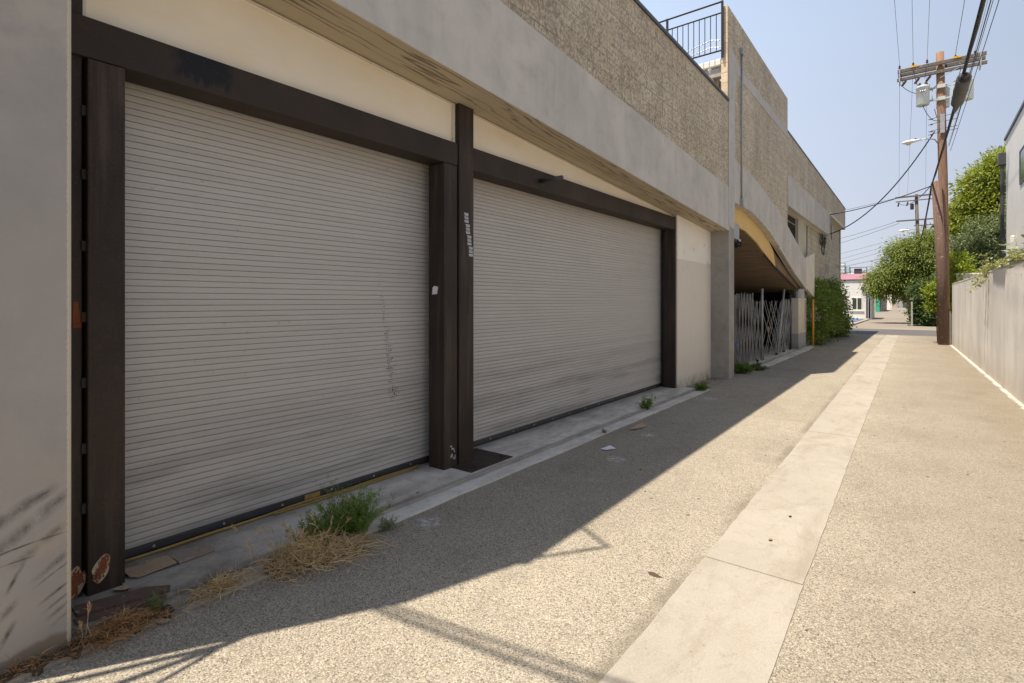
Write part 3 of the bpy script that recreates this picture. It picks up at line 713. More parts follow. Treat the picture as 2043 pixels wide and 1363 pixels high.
# meter box and floodlight under the arch
MB().box(-3.40,-3.2,12.05,12.5,2.98,3.33).build('junction_box', 'galv', B, bevel=.01)
fl = MB().box(-3.46,-3.36,12.75,12.85,3.02,3.22).build('floodlight', 'black', B, bevel=.01)
for k, (y, z) in enumerate([(13.0,3.16),(12.9,2.98),(13.15,3.02)]):
    MB().lathe((-3.42,y,z), [(.0,0),(.03,0),(.065,.1),(.055,.13),(0,.13)], 12, (.5,.3,-.6)).build('lamp_head', 'black', fl)
MB().lathe((-3.36,13.03,3.06), [(0,0),(.03,.02),(.03,.05),(0,.07)], 10, (.5,.3,-.6)).build('lens', 'white', fl, smooth=True)
il = MB().tube([(-4.6,11.8,3.0),(-4.4,14.0,2.72),(-4.38,14.1,2.6)], .02, 8).build('ceiling_conduit', 'galv', B)
MB().lathe((-4.38,14.12,2.42), [(0,0),(.05,.02),(.06,.1),(.03,.16),(.03,.2),(0,.2)], 12).build('bulb', 'white', il, smooth=True)

# --- steel door frames
XF = -3.5
fr = MB().box(-3.72,XF,.60,3.69,2.90,3.115).build('header_beam', 'beam', B, bevel=.006)
MB().box(-3.72,XF,3.91,9.36,2.90,3.125).build('header_beam', 'beam', B, bevel=.006)
pl = MB().box(-3.80,XF-.03,.50,.832,-.02,3.9).build('frame_post', 'steel', B, bevel=.006)
for z in (2.62,2.28,1.9,1.52,1.17,.82,.5): MB().box(XF-.04,XF-.016,.826,.850,z-.03,z+.025).build('weld_tab', 'steel', pl, bevel=.004)
jl = MB().box(-3.70,XF+.006,.846,1.015,-.02,2.895).build('frame_post', 'steel', B, bevel=.007)
jr = MB().box(-3.70,XF+.006,3.50,3.676,-.02,2.895).build('frame_post', 'steel', B, bevel=.007)
mc = MB().box(-3.70,XF+.012,3.70,3.905,-.02,S(3.8)-.004).build('frame_post', 'steel', B, bevel=.007)
MB().box(-3.74,-3.245,3.60,4.22,.03,.044).build('base_plate', 'steel', mc, bevel=.002)
for x, y in ((-3.30,3.72),(-3.32,4.14)): MB().lathe((x,y,.044), [(0,0),(.016,0),(.016,.014),(.008,.026),(0,.026)], 8).build('anchor_bolt', 'steel', mc)
MB().box(-3.70,XF+.004,9.36,9.40,.0,3.14).build('frame_post', 'steel', B, bevel=.003)
MB().box(-3.775,-3.70,9.42,9.52,.03,2.9).build('door_guide', 'black', B)
MB().box(-3.775,-3.74,3.60,3.68,.03,2.9).build('door_guide', 'black', B)
for z in (.12,.62,1.12,1.62,2.12,2.62): MB().lathe((-3.70,9.44,z), [(0,0),(.014,0),(.014,.012),(0,.014)], 8, (1,-.2,0)).build('guide_bolt', 'galv', B)
# cream plaster over the doors
MB().prism([(.62,3.118),(3.66,3.118),(3.66,S(3.66)-.01),(.62,S(.62)-.01)], -3.75,-3.555).build('plaster_panel', 'cream', B)
MB().prism([(3.94,3.128),(9.36,3.128),(9.36,S(9.36)-.01),(3.94,S(3.94)-.01)], -3.75,-3.553).build('plaster_panel', 'cream', B)
mb = MB(); mb.box(-3.56,-3.535,.835,.85,3.12,3.67).box(-3.56,-3.535,3.66,3.69,3.12,3.5).box(-3.56,-3.54,3.915,3.93,3.13,3.48)
mb.bar((-3.548,.7,S(.7)-.02),(-3.548,3.66,S(3.66)-.02), .02, .012).bar((-3.548,3.94,S(3.94)-.02),(-3.548,9.3,S(9.3)-.02), .02, .012)
mb.build('panel_bead', 'offwhite', B)
MB().prism([(9.4,-.1),(11.325,-.1),(11.325,S(11.32)-.006),(9.4,S(9.4)-.006)], -3.70,-3.47).build('plaster_wall', 'cream2', B, bevel=.004)
MB().tube([(-3.52,5.07,3.0),(-3.2,5.085,3.005)], .026, 12).build('stub_pipe', 'darkmetal', B, smooth=True)

# --- roller doors (curtain of interlocking slats, bottom bar)
def roller_door(y0, y1, label):
    zb, zt, p = .095, 3.12, .04
    n = int((zt-zb)/p); prof = []
    for i in range(n):
        z = zb+i*p
        prof += [(-3.812,z),(-3.812,z+.0026),(-3.8000,z+.0036),(-3.7988,z+p*.5),(-3.8000,z+p-.0008)]
    prof.append((-3.812, zb+n*p))
    V = []; F = []
    for x, z in prof: V += [(x,y0,z),(x,y1,z)]
    for i in range(len(prof)-1): F.append((2*i,2*i+1,2*i+3,2*i+2))
    mb = MB().add(V, F); mb.box(-3.84,-3.825,y0,y1,zb,zt)
    d = mb.build('roller_door', 'door', B); d['label'] = label
    MB().box(-3.83,-3.79,y0,y1,.052,.096).build('bottom_bar', 'darkmetal', d, bevel=.003)
    MB().box(-3.826,-3.80,y0,y1,.036,.052).build('rubber_seal', 'black', d)
    y = y0+.3
    while y < y1-.1:
        MB().lathe((-3.79,y,.074), [(0,0),(.009,0),(.008,.006),(0,.008)], 8, (1,0,0)).build('bar_bolt', 'galv', d); y += .42
    return d
d1 = roller_door(.95, 3.70, 'single grey roller door nearest the camera')
d2 = roller_door(3.80, 9.55, 'wide grey roller door')
MB().box(-3.789,-3.782,2.27,2.40,.056,.092).build('bar_plate', 'hose', d1)
# scraped bare mark on the near door, dark scuffs
rs = random.Random(12); mb = MB()
for i in range(230):
    t = rs.random()**.7; y = 3.00+.16*t+rs.gauss(0,.012+.016*t); z = 1.80-1.08*t+rs.gauss(0,.03)
    if (z-.095) % .04 < .008: z += .012
    a = .003+.009*rs.random()*t; h = .004+.010*rs.random()
    mb.add([(-3.7972,y,z),(-3.7972,y+a,z+.002),(-3.7972,y+a*.8,z+h),(-3.7972,y+a*.1,z+h*.8)], [(0,1,2,3)])
mb.build('scrape_mark', 'darkmetal', d1)
# paint, primer and rust marks on the frames
def blob(c, ry, rz, x, seed, wob=.18, n=36):
    r_ = random.Random(seed); ph = [r_.uniform(0,6.28) for _ in range(4)]
    return [(c[0]+ry*math.cos(t)*(1+wob*sum(math.sin(k*t+ph[k-2])/k for k in (2,3,4,5))), c[1]+rz*math.sin(t)*(1+wob*sum(math.cos(k*t+ph[k-2])/k for k in (2,3,4,5)))) for t in [2*math.pi*i/n for i in range(n)]]
def rust_patch(c, ry, rz, x, seed, par, tilt):
    pts = blob((0,0), ry, rz, 0, seed, .26, 90); ct, st_ = math.cos(tilt), math.sin(tilt)
    tr = lambda y, z: (c[0]+y*ct-z*st_, c[1]+y*st_+z*ct)
    rp = MB().prism([tr(y, z) for y, z in pts], x, x+.004).build('rust_patch', 'flake', par)
    r_ = random.Random(seed); mb = MB()
    for i in range(210):
        a_ = r_.uniform(0,6.28); q_ = min(abs(r_.gauss(0,.42)), .9); y, z = q_*ry*math.cos(a_), q_*rz*math.sin(a_); k_ = r_.uniform(.002,.008)
        mb.add([(x+.0052+i*8e-6, *tr(y+k_*math.cos(t_)*r_.uniform(.6,1.3), z+k_*1.6*math.sin(t_)*r_.uniform(.6,1.3))) for t_ in [j*1.05 for j in range(6)]], [tuple(range(6))])
    mb.build('rust_scab', 'rust', rp)
rust_patch((.905,.165), .032,.075, XF+.006, 3, jl, -.35)
rust_patch((.80,.115), .042,.080, XF-.030, 8, pl, -.2)
MB().prism([(.795,1.60),(.815,1.60),(.818,1.555),(.829,1.53),(.829,1.46),(.792,1.462)], XF-.034,XF-.0285).build('primer_patch', 'primer', pl)
MX = lambda y, z, x, rot=0: Matrix.Translation((x,y,z)) @ Matrix(((0,0,1,0),(1,0,0,0),(0,1,0,0),(0,0,0,1))) @ Matrix.Rotation(rot, 4, 'Z')
z = 2.47
for k in range(4):
    yc = 3.795+.021*k
    for j, wd in enumerate(('TOQUN','YALZA','WUACH')):
        text_mesh('sticker_line', wd, .036, 'paper', mc, MX(yc+.002*j, z-.034*(j+1), XF+.0135, .0), width=.058)
    z -= .108
# square sticker on the reveal, scrawled tag low on the post
q = [(-3.645,1.735),(-3.618,1.75),(-3.572,1.738),(-3.585,1.672),(-3.652,1.668)]
MB().add([(x,3.4985,z) for x,z in q], [(0,1,2,3,4)]).build('sticker', 'paper', jr)
rs = random.Random(5); mb = MB()
for (ya, za) in ((3.575,.22),(3.585,.15)):
    pts = [Vector((XF+.008, ya+i*.011+rs.uniform(-.006,.006), za+rs.uniform(-.03,.03)-i*.004)) for i in range(7)]
    for a, b in zip(pts, pts[1:]): mb.bar(a, b, .003, .004)
mb.build('scrawl', 'paper', jr)
# brackets fixed to the parapet above the picture: their shadows fall on the asphalt
for yy, xt, yt, zz in ((.62,-2.80,1.12,5.79),):
    mb = MB(); mb.bar((-3.15,yy,zz),(xt,yt,zz), .03, .04).bar((-3.2,1.34,zz),(xt,yt,zz), .02, .03)
    mb.build('parapet_bracket', 'darkmetal', B)
mb = MB(); mb.bar((-3.62,-.72,2.95),(-3.17,.12,2.95), .035, .035).bar((-3.34,-.60,2.95),(-3.17,.12,2.95), .035, .035).bar((-3.10,-.44,2.95),(-3.17,.12,2.95), .02, .03)  # unseen bars added to cast the stripes by the near wall foot
mb.bar((-3.17,.12,2.95),(-3.17,.30,2.95), .04, .04).build('shadow_bars', 'darkmetal', B)

# small things stuck on or hung from the building
MB().tube([(-3.775,1.03,.05),(-3.77,1.8,.046),(-3.755,2.4,.05),(-3.76,3.0,.046),(-3.77,3.5,.05)], .011, 8)
h = thing('garden_hose', 'ochre hose lying along the foot of the near roller door', 'hose', (-3.76,2.2,.036))
MB().tube([(-3.765+.006*math.sin(y*5),y,.047+.003*math.sin(y*9)) for y in [1.03+i*.1 for i in range(25)]], .010, 8).build('hose_line', 'hose', h, smooth=True)
MB().tube([(-3.735+.006*math.sin(y*3),y,.045) for y in [2.0+i*.1 for i in range(15)]], .008, 8).build('hose_line', 'hose', h, smooth=True)

# cable coil hanging on the far facade
co = thing('cable_coil', 'tangled black cable coil hanging under the facade corner', 'cable coil', (-3.28,26.4,4.2))
rs = random.Random(21); mb = MB()
for i in range(8):
    cy, cz, ry, rz = 26.1+rs.uniform(-.35,.35), 4.12+rs.uniform(-.22,.2), rs.uniform(.35,.85), rs.uniform(.15,.42)
    x0 = -3.27+rs.uniform(-.03,.05)
    mb.tube([(x0+.02*math.sin(3*t), cy+ry*math.cos(t), cz+rz*math.sin(t)) for t in [2*math.pi*k/18 for k in range(19)]], .010, 6)
mb.build('cable_loop', 'wire', co)
MB().tube([(-3.2,26.5,4.4),(-3.15,26.6,4.75),(-3.07,26.62,4.9),(-3.07,26.62,5.38)], .02, 8).build('service_riser', 'galv', co, smooth=True)
mb = MB()
for dz in (0,.07,.14): mb.tube([(-3.32,25.6,4.42+dz*.5),(-3.25,26.3,4.43+dz*.7),(-3.18,26.7,4.36+dz)], .022, 8)
mb.build('conduit_run', 'galv', co, smooth=True)

# ================================================================== FOLDING GATE
G = thing('folding_gate', 'dull grey folding lattice gate across the dark ramp opening', 'gate', (-3.42,16.5,0))
rs = random.Random(31)
def lattice(y0, y1, nst, z0, z1, lean, dx=0.0, cells=3.0, jit=.01):
    st = [y0+(y1-y0)*i/nst for i in range(nst+1)]; pitch = (y1-y0)/nst; mb = MB()
    for i, y in enumerate(st):
        j = rs.uniform(-jit, jit); xo = -3.42+dx+(.012 if i % 2 else -.012)
        mb.bar((xo,y+j,z0+rs.uniform(-.01,.03)),(xo,y+j+lean+cells*pitch,z1+rs.uniform(-.04,.03)), .007, .019)
        mb.bar((xo+.018,y+j+cells*pitch,z0+rs.uniform(-.01,.03)),(xo+.018,y+lean+j,z1+rs.uniform(-.04,.03)), .007, .019)
    return mb.build('lattice_panel', 'gategrey', G)
lattice(12.75,13.35,7,.05,1.78,.05,-.06,1.6,.015)
lattice(13.2,14.35,8,.06,1.80,.05,0,2.2,.012)
lattice(14.2,15.2,5,.06,1.62,.05,0,2.6,.02)
lattice(15.45,17.2,5,.06,1.62,-.1,0,4.6,.01)
lattice(17.0,18.2,8,.05,1.66,1.0,.02,1.5,.04)
lattice(18.0,18.9,7,.05,1.62,.75,0,2.2,.03)
for y, z, ln in ((15.45,1.95,.02),(17.45,1.98,.95)):
    MB().tube([(-3.38,y,.02),(-3.38,y+ln,z)], .032, 10).build('gate_post', 'gategrey', G, smooth=True)
for y in (12.9,13.9,14.9,15.5,17.2,18.3,19.3): MB().lathe((-3.37,y,.05), [(0,0),(.032,0),(.032,.03),(0,.03)], 10, (0,1,0)).bar((-3.37,y,.05),(-3.42,y,.12), .02, .02).build('caster', 'black', G)
MB().box(-3.45,-3.40,19.62,19.74,.0,1.85).build('latch_post', 'steel', G)
t = thing('blue_wrap', 'scrap of bright blue plastic tied low on the gate end', 'plastic wrap', (-3.33,12.62,.62))
MB().tube([(-3.33,12.50,.66),(-3.30,12.62,.60),(-3.33,12.76,.65),(-3.36,12.80,.60)], .022, 7, .01).build('plastic_strip', 'bluepaint', t)
t = thing('orange_rag', 'small orange rag caught in the middle of the lattice gate', 'rag', (-3.36,16.1,.8))
MB().add([(-3.37,16.0,.92),(-3.35,16.14,.90),(-3.34,16.2,.78),(-3.36,16.08,.74),(-3.35,16.02,.80)], [(0,1,2,3,4)]).add([(-3.36,16.06,.80),(-3.33,16.12,.79),(-3.35,16.1,.66)], [(0,1,2)]).build('cloth', 'leafdry', t)

t = thing('yellow_post', 'thin yellow post standing in front of the flowering creeper', 'post', (-3.0,21.4,0))
MB().tube([(-3.0,21.4,-.05),(-3.0,21.4,1.66)], .034, 12).build('post', 'yellowpost', t, smooth=True)
MB().lathe((-3.0,21.4,1.66), [(.034,0),(.03,.02),(.0,.035)], 12).build('cap', 'yellowpost', t, smooth=True)

# flowering creeper on the left wall
t = thing('flowering_creeper', 'dense green creeper with lilac flowers climbing the far end of the left building', 'bush', (-3.0,26,0))
MB().tube([(-3.2,23,0),(-3.1,23.4,.8),(-3.2,24,1.6)], .03, 7, .01).tube([(-3.0,28,0),(-2.95,28.4,.9),(-3.1,28.6,1.7)], .035, 7, .01).tube([(-3.1,25.5,0),(-3,25.8,1.0),(-3.1,26.2,1.8)], .03, 7, .01).build('stem', 'stub', t)
lb = [(-3.2,22.9,1.3,.42,.8,1.05),(-3.1,22.6,.6,.3,.7,.6),(-3.15,24.3,1.55,.42,1.0,.75),(-3.0,25.8,1.5,.45,1.1,.95),(-3.05,27.2,1.5,.45,1.1,1.0),(-3.02,28.3,1.25,.45,.8,1.0),(-3.05,28.6,.7,.45,.6,.65),(-3.0,28,.5,.4,.9,.5),(-3.05,24.6,.7,.35,.8,.45)]
foliage('leaves', lb, 13000, .105, LV['bush'], t, 5, .6, .2, .12, per=30, zmin=.02)
foliage('blossom', lb, 420, .05, LV['lilac'], t, 6, .9, 0, .1, per=4, shell=.95, zmin=.1)
foliage('blossom', [(-3.05,21.75,1.15,.14,.25,.35)], 120, .055, LV['lilac'], t, 9, .9, 0, .05, per=6)
foliage('leaves', [(-3.15,21.7,.9,.16,.35,.8)], 700, .08, LV['bush'], t, 15, .5, .3, .1, zmin=.02)

# ================================================================== YARD WALL ON THE RIGHT
wx = lambda y: 1.27-.0241*(y-11.5)
Wl = thing('yard_wall', 'streaked grey stucco wall running along the right side of the alley', 'wall', (1.2,12,0))
mb = MB(); mb.flat([(wx(-6),-6),(wx(25.2),25.2),(wx(25.2)+.2,25.2),(wx(-6)+.2,-6)], -.1, 2.24); mb.build('wall_body', 'yard', Wl, bevel=.01)
rs = random.Random(8); mb = MB(); ys = [-6+i*.35 for i in range(90)]
for a, b in zip(ys, ys[1:]):
    if b > 25.22: break
    j = rs.uniform(0,.018); mb.add([(wx(a)-.006,a,2.225-j*.3),(wx(b)-.006,b,2.225),(wx(b)+.21,b,2.25),(wx(a)+.21,a,2.25),(wx(a)-.004,a,2.245+j),(wx(b)-.004,b,2.247+j),(wx(b)+.21,b,2.268),(wx(a)+.21,a,2.268)],
        [(0,3,2,1),(4,5,6,7),(0,1,5,4),(1,2,6,5),(2,3,7,6),(3,0,4,7)])
mb.build('wall_cap', 'darkmetal' if False else 'kerb', Wl)
t = thing('grey_bin_panel', 'narrow grey steel panel between the utility pole and the wall end', 'panel', (.98,25.8,0))
mb = MB().box(.90,1.12,25.55,25.6,0,1.15); mb.build('panel', 'gategrey', t)
MB().box(.88,.91,25.5,25.65,0,1.25).build('edge_post', 'white', t)
t = thing('white_shed', 'low white shed showing over the far end of the grey wall', 'shed', (2.0,27,0))
MB().box(1.10,2.55,26.2,28.2,0,2.62).build('shed_wall', 'whitestucco', t); MB().box(1.06,2.58,26.16,28.25,2.62,2.68).build('shed_roof', 'white', t)

# trailing vine with pale flowers
t = thing('trailing_vine', 'pale green vine with cream flowers spilling over the grey wall', 'vine', (1.25,15.2,2.25))
rs = random.Random(14); st = MB(); VP = []; VD = []
for k in range(30):
    y = rs.choice([rs.gauss(16.0,.6), rs.uniform(8.0,16), rs.uniform(12.5,16.5)]); x = wx(y)+.15; L_ = rs.uniform(.2,.45)
    if abs(y-16.2) < .9: L_ = rs.uniform(.3,.75)
    hang = abs(y-16.2) < 1.1 and rs.random() < .6
    p = Vector((x,y,2.24)); pts = [p.copy()]
    d = Vector((-.5, rs.uniform(-.4,.4), .9)) if hang else Vector((rs.uniform(-.2,.3), rs.uniform(-.8,.8), .8))
    nseg = 7
    for i in range(nseg):
        p = p+d.normalized()*(L_/nseg*(1.6 if hang else 1))
        d += Vector((0,0,-.62 if hang else -.12))
        if p.z < 2.24: p.x = min(p.x, wx(p.y)-.025)
        pts.append(p.copy())
        for q in range(3): VP.append(tuple(p+Vector((rs.gauss(0,.025),rs.gauss(0,.035),rs.gauss(0,.025))))); VD.append((rs.gauss(0,1),rs.gauss(0,1),rs.gauss(0,.7)))
    st.tube(pts, .005, 5, .002)
st.build('stem', 'splinter', t)
V, F = leaf_quads(np.array(VP), np.array(VD), .085, .5, np.random.default_rng(3)); np_mesh('leaves', V, F, LV['vine'], t)
idx = [i for i in range(len(VP)) if i % 7 == 0]
V, F = leaf_quads(np.array(VP)[idx]+.01, np.array(VD)[idx][:, ::-1], .055, .8, np.random.default_rng(4)); np_mesh('blossom', V, F, LV['bloom'], t)
foliage('leaves', [(1.75,10.2,2.35,.3,1.6,.22),(1.8,12.5,2.3,.3,1.2,.16)], 900, .12, LV['grey'], t, 44, .22, .1, .16, per=25)

# white house on the right
H_ = thing('white_house', 'white stucco house with dark trim behind the grey wall', 'house', (4,24,0))
MB().box(2.6,9,14,27.45,0,7.75).build('house_wall', 'whitestucco', H_)
mb = MB(); mb.box(2.55,2.66,13.9,27.5,7.75,7.84).box(2.55,9,27.40,27.52,7.75,7.84); mb.build('roof_trim', 'slate', H_)
dp = MB().tube([(2.5,27.47,7.0),(2.5,27.47,3.0),(2.5,27.47,1.5)], .06, 10).build('downpipe', 'darkmetal', H_)
MB().box(2.38,2.62,27.36,27.62,6.82,7.28).build('rain_head', 'darkmetal', dp, bevel=.01)
hw = MB().box(2.585,2.605,21.4,23.72,5.45,6.45).build('window', 'glass', H_)
mb = MB(); mb.box(2.57,2.61,23.72,23.78,5.4,6.5).box(2.57,2.61,21.4,23.72,6.45,6.5).box(2.57,2.61,21.4,23.72,5.4,5.45); mb.build('frame', 'slate', hw)
MB().lathe((2.5,24.6,3.62), [(0,0),(.06,.0),(.07,.2),(0,.24)], 10).build('wall_lamp', 'white', H_)

# ================================================================== POLES AND WIRES
P1 = thing('utility_pole', 'tall brown wooden utility pole with transformers at the end of the grey wall', 'utility pole', (.74,25.6,0))
MB().tube([(.74,25.62,-.1),(.715,25.62,4),(.69,25.62,6.3),(.64,25.62,9),(.60,25.62,10.98)], .165, 14, .125).build('post', 'pole', P1, smooth=True)
MB().tube([(.735,25.60,-.05),(.735,25.60,1.3)], .178, 14, .172).build('post_sleeve', 'stub', P1, smooth=True)
mb = MB().bar((-.68,25.42,10.52),(1.90,25.42,10.52), .10, .12).bar((-.68,25.82,10.50),(1.90,25.82,10.50), .10, .12); mb.build('crossarm', 'arm', P1, bevel=.005)
MB().bar((-.70,25.44,10.20),(1.92,25.44,10.20), .09, .11).build('crossarm', 'arm', P1, bevel=.005)
mb = MB()
for x in (-.62,1.74): mb.box(x-.02,x+.02,25.36,25.88,10.10,10.60)
mb.bar((.6,25.36,9.95),(1.15,25.38,10.2), .02, .02); mb.build('arm_brace', 'galv', P1)
mb = MB().bar((-.28,25.355,10.59),(-.05,25.355,10.59), .012, .07).bar((.95,25.355,10.59),(1.2,25.355,10.59), .012, .07); mb.build('arm_marker', 'yellowpost', P1)
for x in (-.62,-.20,.22,1.05,1.6):
    MB().lathe((x,25.62 if x > .5 else 25.45,10.56), [(.012,0),(.012,.07),(.035,.08),(.045,.11),(.02,.13),(.04,.16),(.03,.19),(.01,.21)], 10).build('insulator', 'porc', P1)
for x in (-.50,-.10,.24):
    MB().lathe((x+.09,25.40,10.12), [(.015,0),(.045,.03),(.035,.06),(.05,.09),(.035,.12),(.05,.15),(.035,.18),(.05,.21),(.02,.26)], 10, (-.55,-.15,-.8)).build('fuse_cutout', 'porc', P1)
for x, y in ((.09,25.35),(.70,26.10),(1.36,25.6)):
    tr = MB().lathe((x,y,9.02), [(.0,0),(.19,.0),(.205,.03),(.205,.64),(.215,.65),(.215,.69),(.15,.75),(0,.76)], 20).build('transformer', 'transf', P1, smooth=False)
    for p in tr.data.polygons: p.use_smooth = abs(p.normal.z) < .5
    mb = MB()
    for dx in (-.09,.09): mb.lathe((x+dx,y,9.76), [(.03,0),(.045,.03),(.03,.06),(.045,.09),(.02,.14)], 8)
    mb.build('bushing', 'porc', tr)
    mb = MB()
    for k in range(3): mb.lathe((x+.0+.07*(k-1),y-.21,9.5), [(.02,0),(.025,.05),(0,.06)], 8, (0,-1,0))
    mb.build('terminal', 'galv', tr)
mb = MB()
for z in (9.20,9.66): mb.bar((.28,25.5,z),(1.25,25.5,z), .05, .06).bar((.62,25.5,z),(.70,25.95,z), .05, .05).box(.52,.76,25.42,25.5,z-.06,z+.07)
mb.bar((.38,25.48,9.2),(.38,25.48,9.66), .04, .04).bar((.95,25.48,9.2),(.95,25.48,9.66), .04, .04)
mb.build('transformer_bracket', 'transf', P1)
mb = MB()
def sagline(a, b, s, n=14):
    a, b = Vector(a), Vector(b)
    return [a.lerp(b, i/n)-Vector((0,0,4*s*(i/n)*(1-i/n))) for i in range(n+1)]
for a, b, s in [((-.52,25.4,9.9),(.5,25.45,9.7),.28),((-.12,25.4,9.95),(.5,25.45,9.72),.22),((.2,25.4,10.0),(.3,25.45,9.8),.12),((-.1,25.35,9.75),(.6,25.4,8.4),.45),
                ((1.2,25.4,10.15),(1.0,25.5,9.75),.12),((.45,26.0,9.0),(.58,25.45,8.4),.1),((1.5,25.6,9.6),(1.3,25.5,9.3),.15),((-.62,25.4,10.55),(-.5,25.4,10.0),.02),((-.2,25.4,10.55),(-.12,25.4,10.05),.02),((.2,25.4,10.55),(.15,25.4,10.05),.02)]:
    mb.tube(sagline(a, b, s), .011, 6)
mb.build('jumper_wire', 'wire', P1)
mb = MB()
for z in (8.48,8.28,8.02,7.9): mb.tube([(.25,25.4,z-.02),(.55,25.40,z+.03),(1.1,25.45,z+.08)], .01, 6); mb.lathe((.3,25.38,z-.03), [(0,0),(.02,.01),(.03,.08),(0,.1)], 8, (1,0,.2))
mb.build('rack_wire', 'wire', P1)
MB().box(.60,.74,25.40,25.46,7.9,8.6).build('rack', 'galv', P1)
la = MB().tube([(.54,25.5,7.55),(.44,25.35,7.68),(.2,25.25,7.72),(.0,25.2,7.70)], .022, 8).build('lamp_arm', 'galv', P1, smooth=True)
def cobra(c, parent, k=1.0):
    x, y, z = c; mb = MB(); secs = [(0,.035,.03,0),(-.12,.06,.045,0),(-.25,.11,.06,-.01),(-.42,.13,.06,-.02),(-.52,.09,.04,-.03),(-.56,.02,.015,-.03)]
    vs = []; seg = 12
    for dx, ry, rz, dz in secs:
        for j in range(seg): a = 2*math.pi*j/seg; vs.append((x+dx*k, y+ry*k*math.cos(a), z+dz*k+rz*k*math.sin(a)))
    n = len(secs); fs = [(i*seg+j, i*seg+(j+1)%seg, (i+1)*seg+(j+1)%seg, (i+1)*seg+j) for i in range(n-1) for j in range(seg)]+[tuple(range(seg)), tuple(range((n-1)*seg, n*seg))]
    h = mb.add(vs, fs).build('lamp_head', 'white', parent, smooth=True)
    MB().lathe((x-.36*k,y,z-.04*k), [(.10*k,0),(.10*k,.03*k),(.06*k,.09*k),(0,.10*k)], 12, (0,0,-1)).build('lens', 'offwhite', h, smooth=True)
    MB().lathe((x-.15*k,y,z+.04*k), [(.025*k,0),(.025*k,.05*k),(0,.06*k)], 8).build('photocell', 'wire', h)
cobra((.02,25.2,7.70), P1)
P0 = thing('pole_stub', 'dark short leaning wooden pole lashed beside the tall utility pole', 'pole', (.68,25.35,0))
MB().tube([(.70,25.32,-.1),(.63,25.32,3),(.49,25.32,6.08)], .165, 14, .150).build('post', 'stub', P0, smooth=True)
mb = MB()
for z in (4.4,2.0): mb.lathe((.68-.03*z,25.42,z), [(.20,0),(.205,.01),(.205,.04),(.20,.05)], 16)
mb.build('strap', 'wire', P0)
mb = MB()
for i in range(5): z = 1.9+i*.75; mb.lathe((.68-.045*z/1.4,25.17,z), [(0,0),(.012,0),(.012,.02),(0,.02)], 6, (0,-1,0))
mb.build('nail_tag', 'galv', P0)

P2 = thing('utility_pole', 'distant grey utility pole with two crossarms rising above the willowy tree', 'utility pole', (-.05,60,0))
MB().tube([(-.02,60,-.1),(-.10,60,6),(-.25,60,11.3)], .17, 10, .13).build('post', 'arm', P2, smooth=True)
MB().bar((-1.78,59.8,11.10),(.95,59.8,11.10), .1, .13).build('crossarm', 'arm', P2); MB().bar((-1.75,59.8,10.72),(.9,59.8,10.72), .08, .08).build('crossarm', 'arm', P2)
MB().bar((-1.7,59.8,8.95),(1.0,59.8,8.95), .1, .12).build('crossarm', 'arm', P2)
for x in (-1.5,-.85): MB().lathe((x,59.75,10.65), [(.03,0),(.08,.1),(.05,.2),(.08,.3),(.03,.4)], 8, (-.2,0,-1)).build('fuse_cutout', 'porc', P2)
MB().lathe((-.55,59.7,9.9), [(0,0),(.14,0),(.14,.5),(0,.55)], 12).build('transformer', 'black', P2)
l2 = MB().tube([(-.12,59.9,7.95),(-.4,59.7,8.1),(-.7,59.6,8.08)], .025, 7).build('lamp_arm', 'galv', P2); cobra((-.68,59.6,8.08), P2, 1.5)
P3 = thing('utility_pole', 'farthest small utility pole just right of the distant grey pole', 'utility pole', (.6,86,0))
MB().tube([(.6,86,0),(.55,86,12.1)], .17, 8, .13).build('post', 'arm', P3); MB().bar((-.6,85.8,11.4),(1.7,85.8,11.4), .1, .12).build('crossarm', 'arm', P3)

def cable(label, pts, r, m='wire', cat='cable', grp='overhead wires along the alley'):
    a = Vector(pts[0]); t = thing('overhead_cable', label, cat, tuple(a), grp)
    MB().tube(pts, r, 6).build('cable_strand', m, t, smooth=True); return t
# primaries over the three left insulators
for i, x in enumerate((-.62,-.20,.22)):
    cable(('leftmost','middle','rightmost')[i]+' thin bare wire of the three on the left half of the top crossarm',
          sagline((x+.15,-22,10.7),(x,25.5,10.77),.25,20)+sagline((x,25.55,10.77),((-1.5,-.9,.4)[i],59.8,11.2),.5,16)[1:], .006, 'thinwire')
cable('thin bare wire ending on the right half of the top crossarm', sagline((1.25,-22,10.6),(1.05,25.6,10.77),.25,20), .009, 'thinwire')
cable('thin wire at the far right tip of the top crossarm', sagline((1.9,-22,10.6),(1.6,25.6,10.77),.25,20)+sagline((1.6,25.6,10.77),(.8,59.8,11.2),.4,14)[1:], .006, 'thinwire')
# secondaries passing right of the splice case
cable('nearest black secondary line right of the thick cable', sagline((1.5,-22,7.6),(.86,25.5,7.4),.45,24), .010)
cable('outermost thin secondary line right of the thick cable', sagline((1.85,-22,7.9),(.90,25.5,7.2),.35,24), .007)
cable('inner thin secondary line between the two right-hand lines', sagline((1.7,-22,7.8),(.90,25.5,7.55),.4,24), .006)
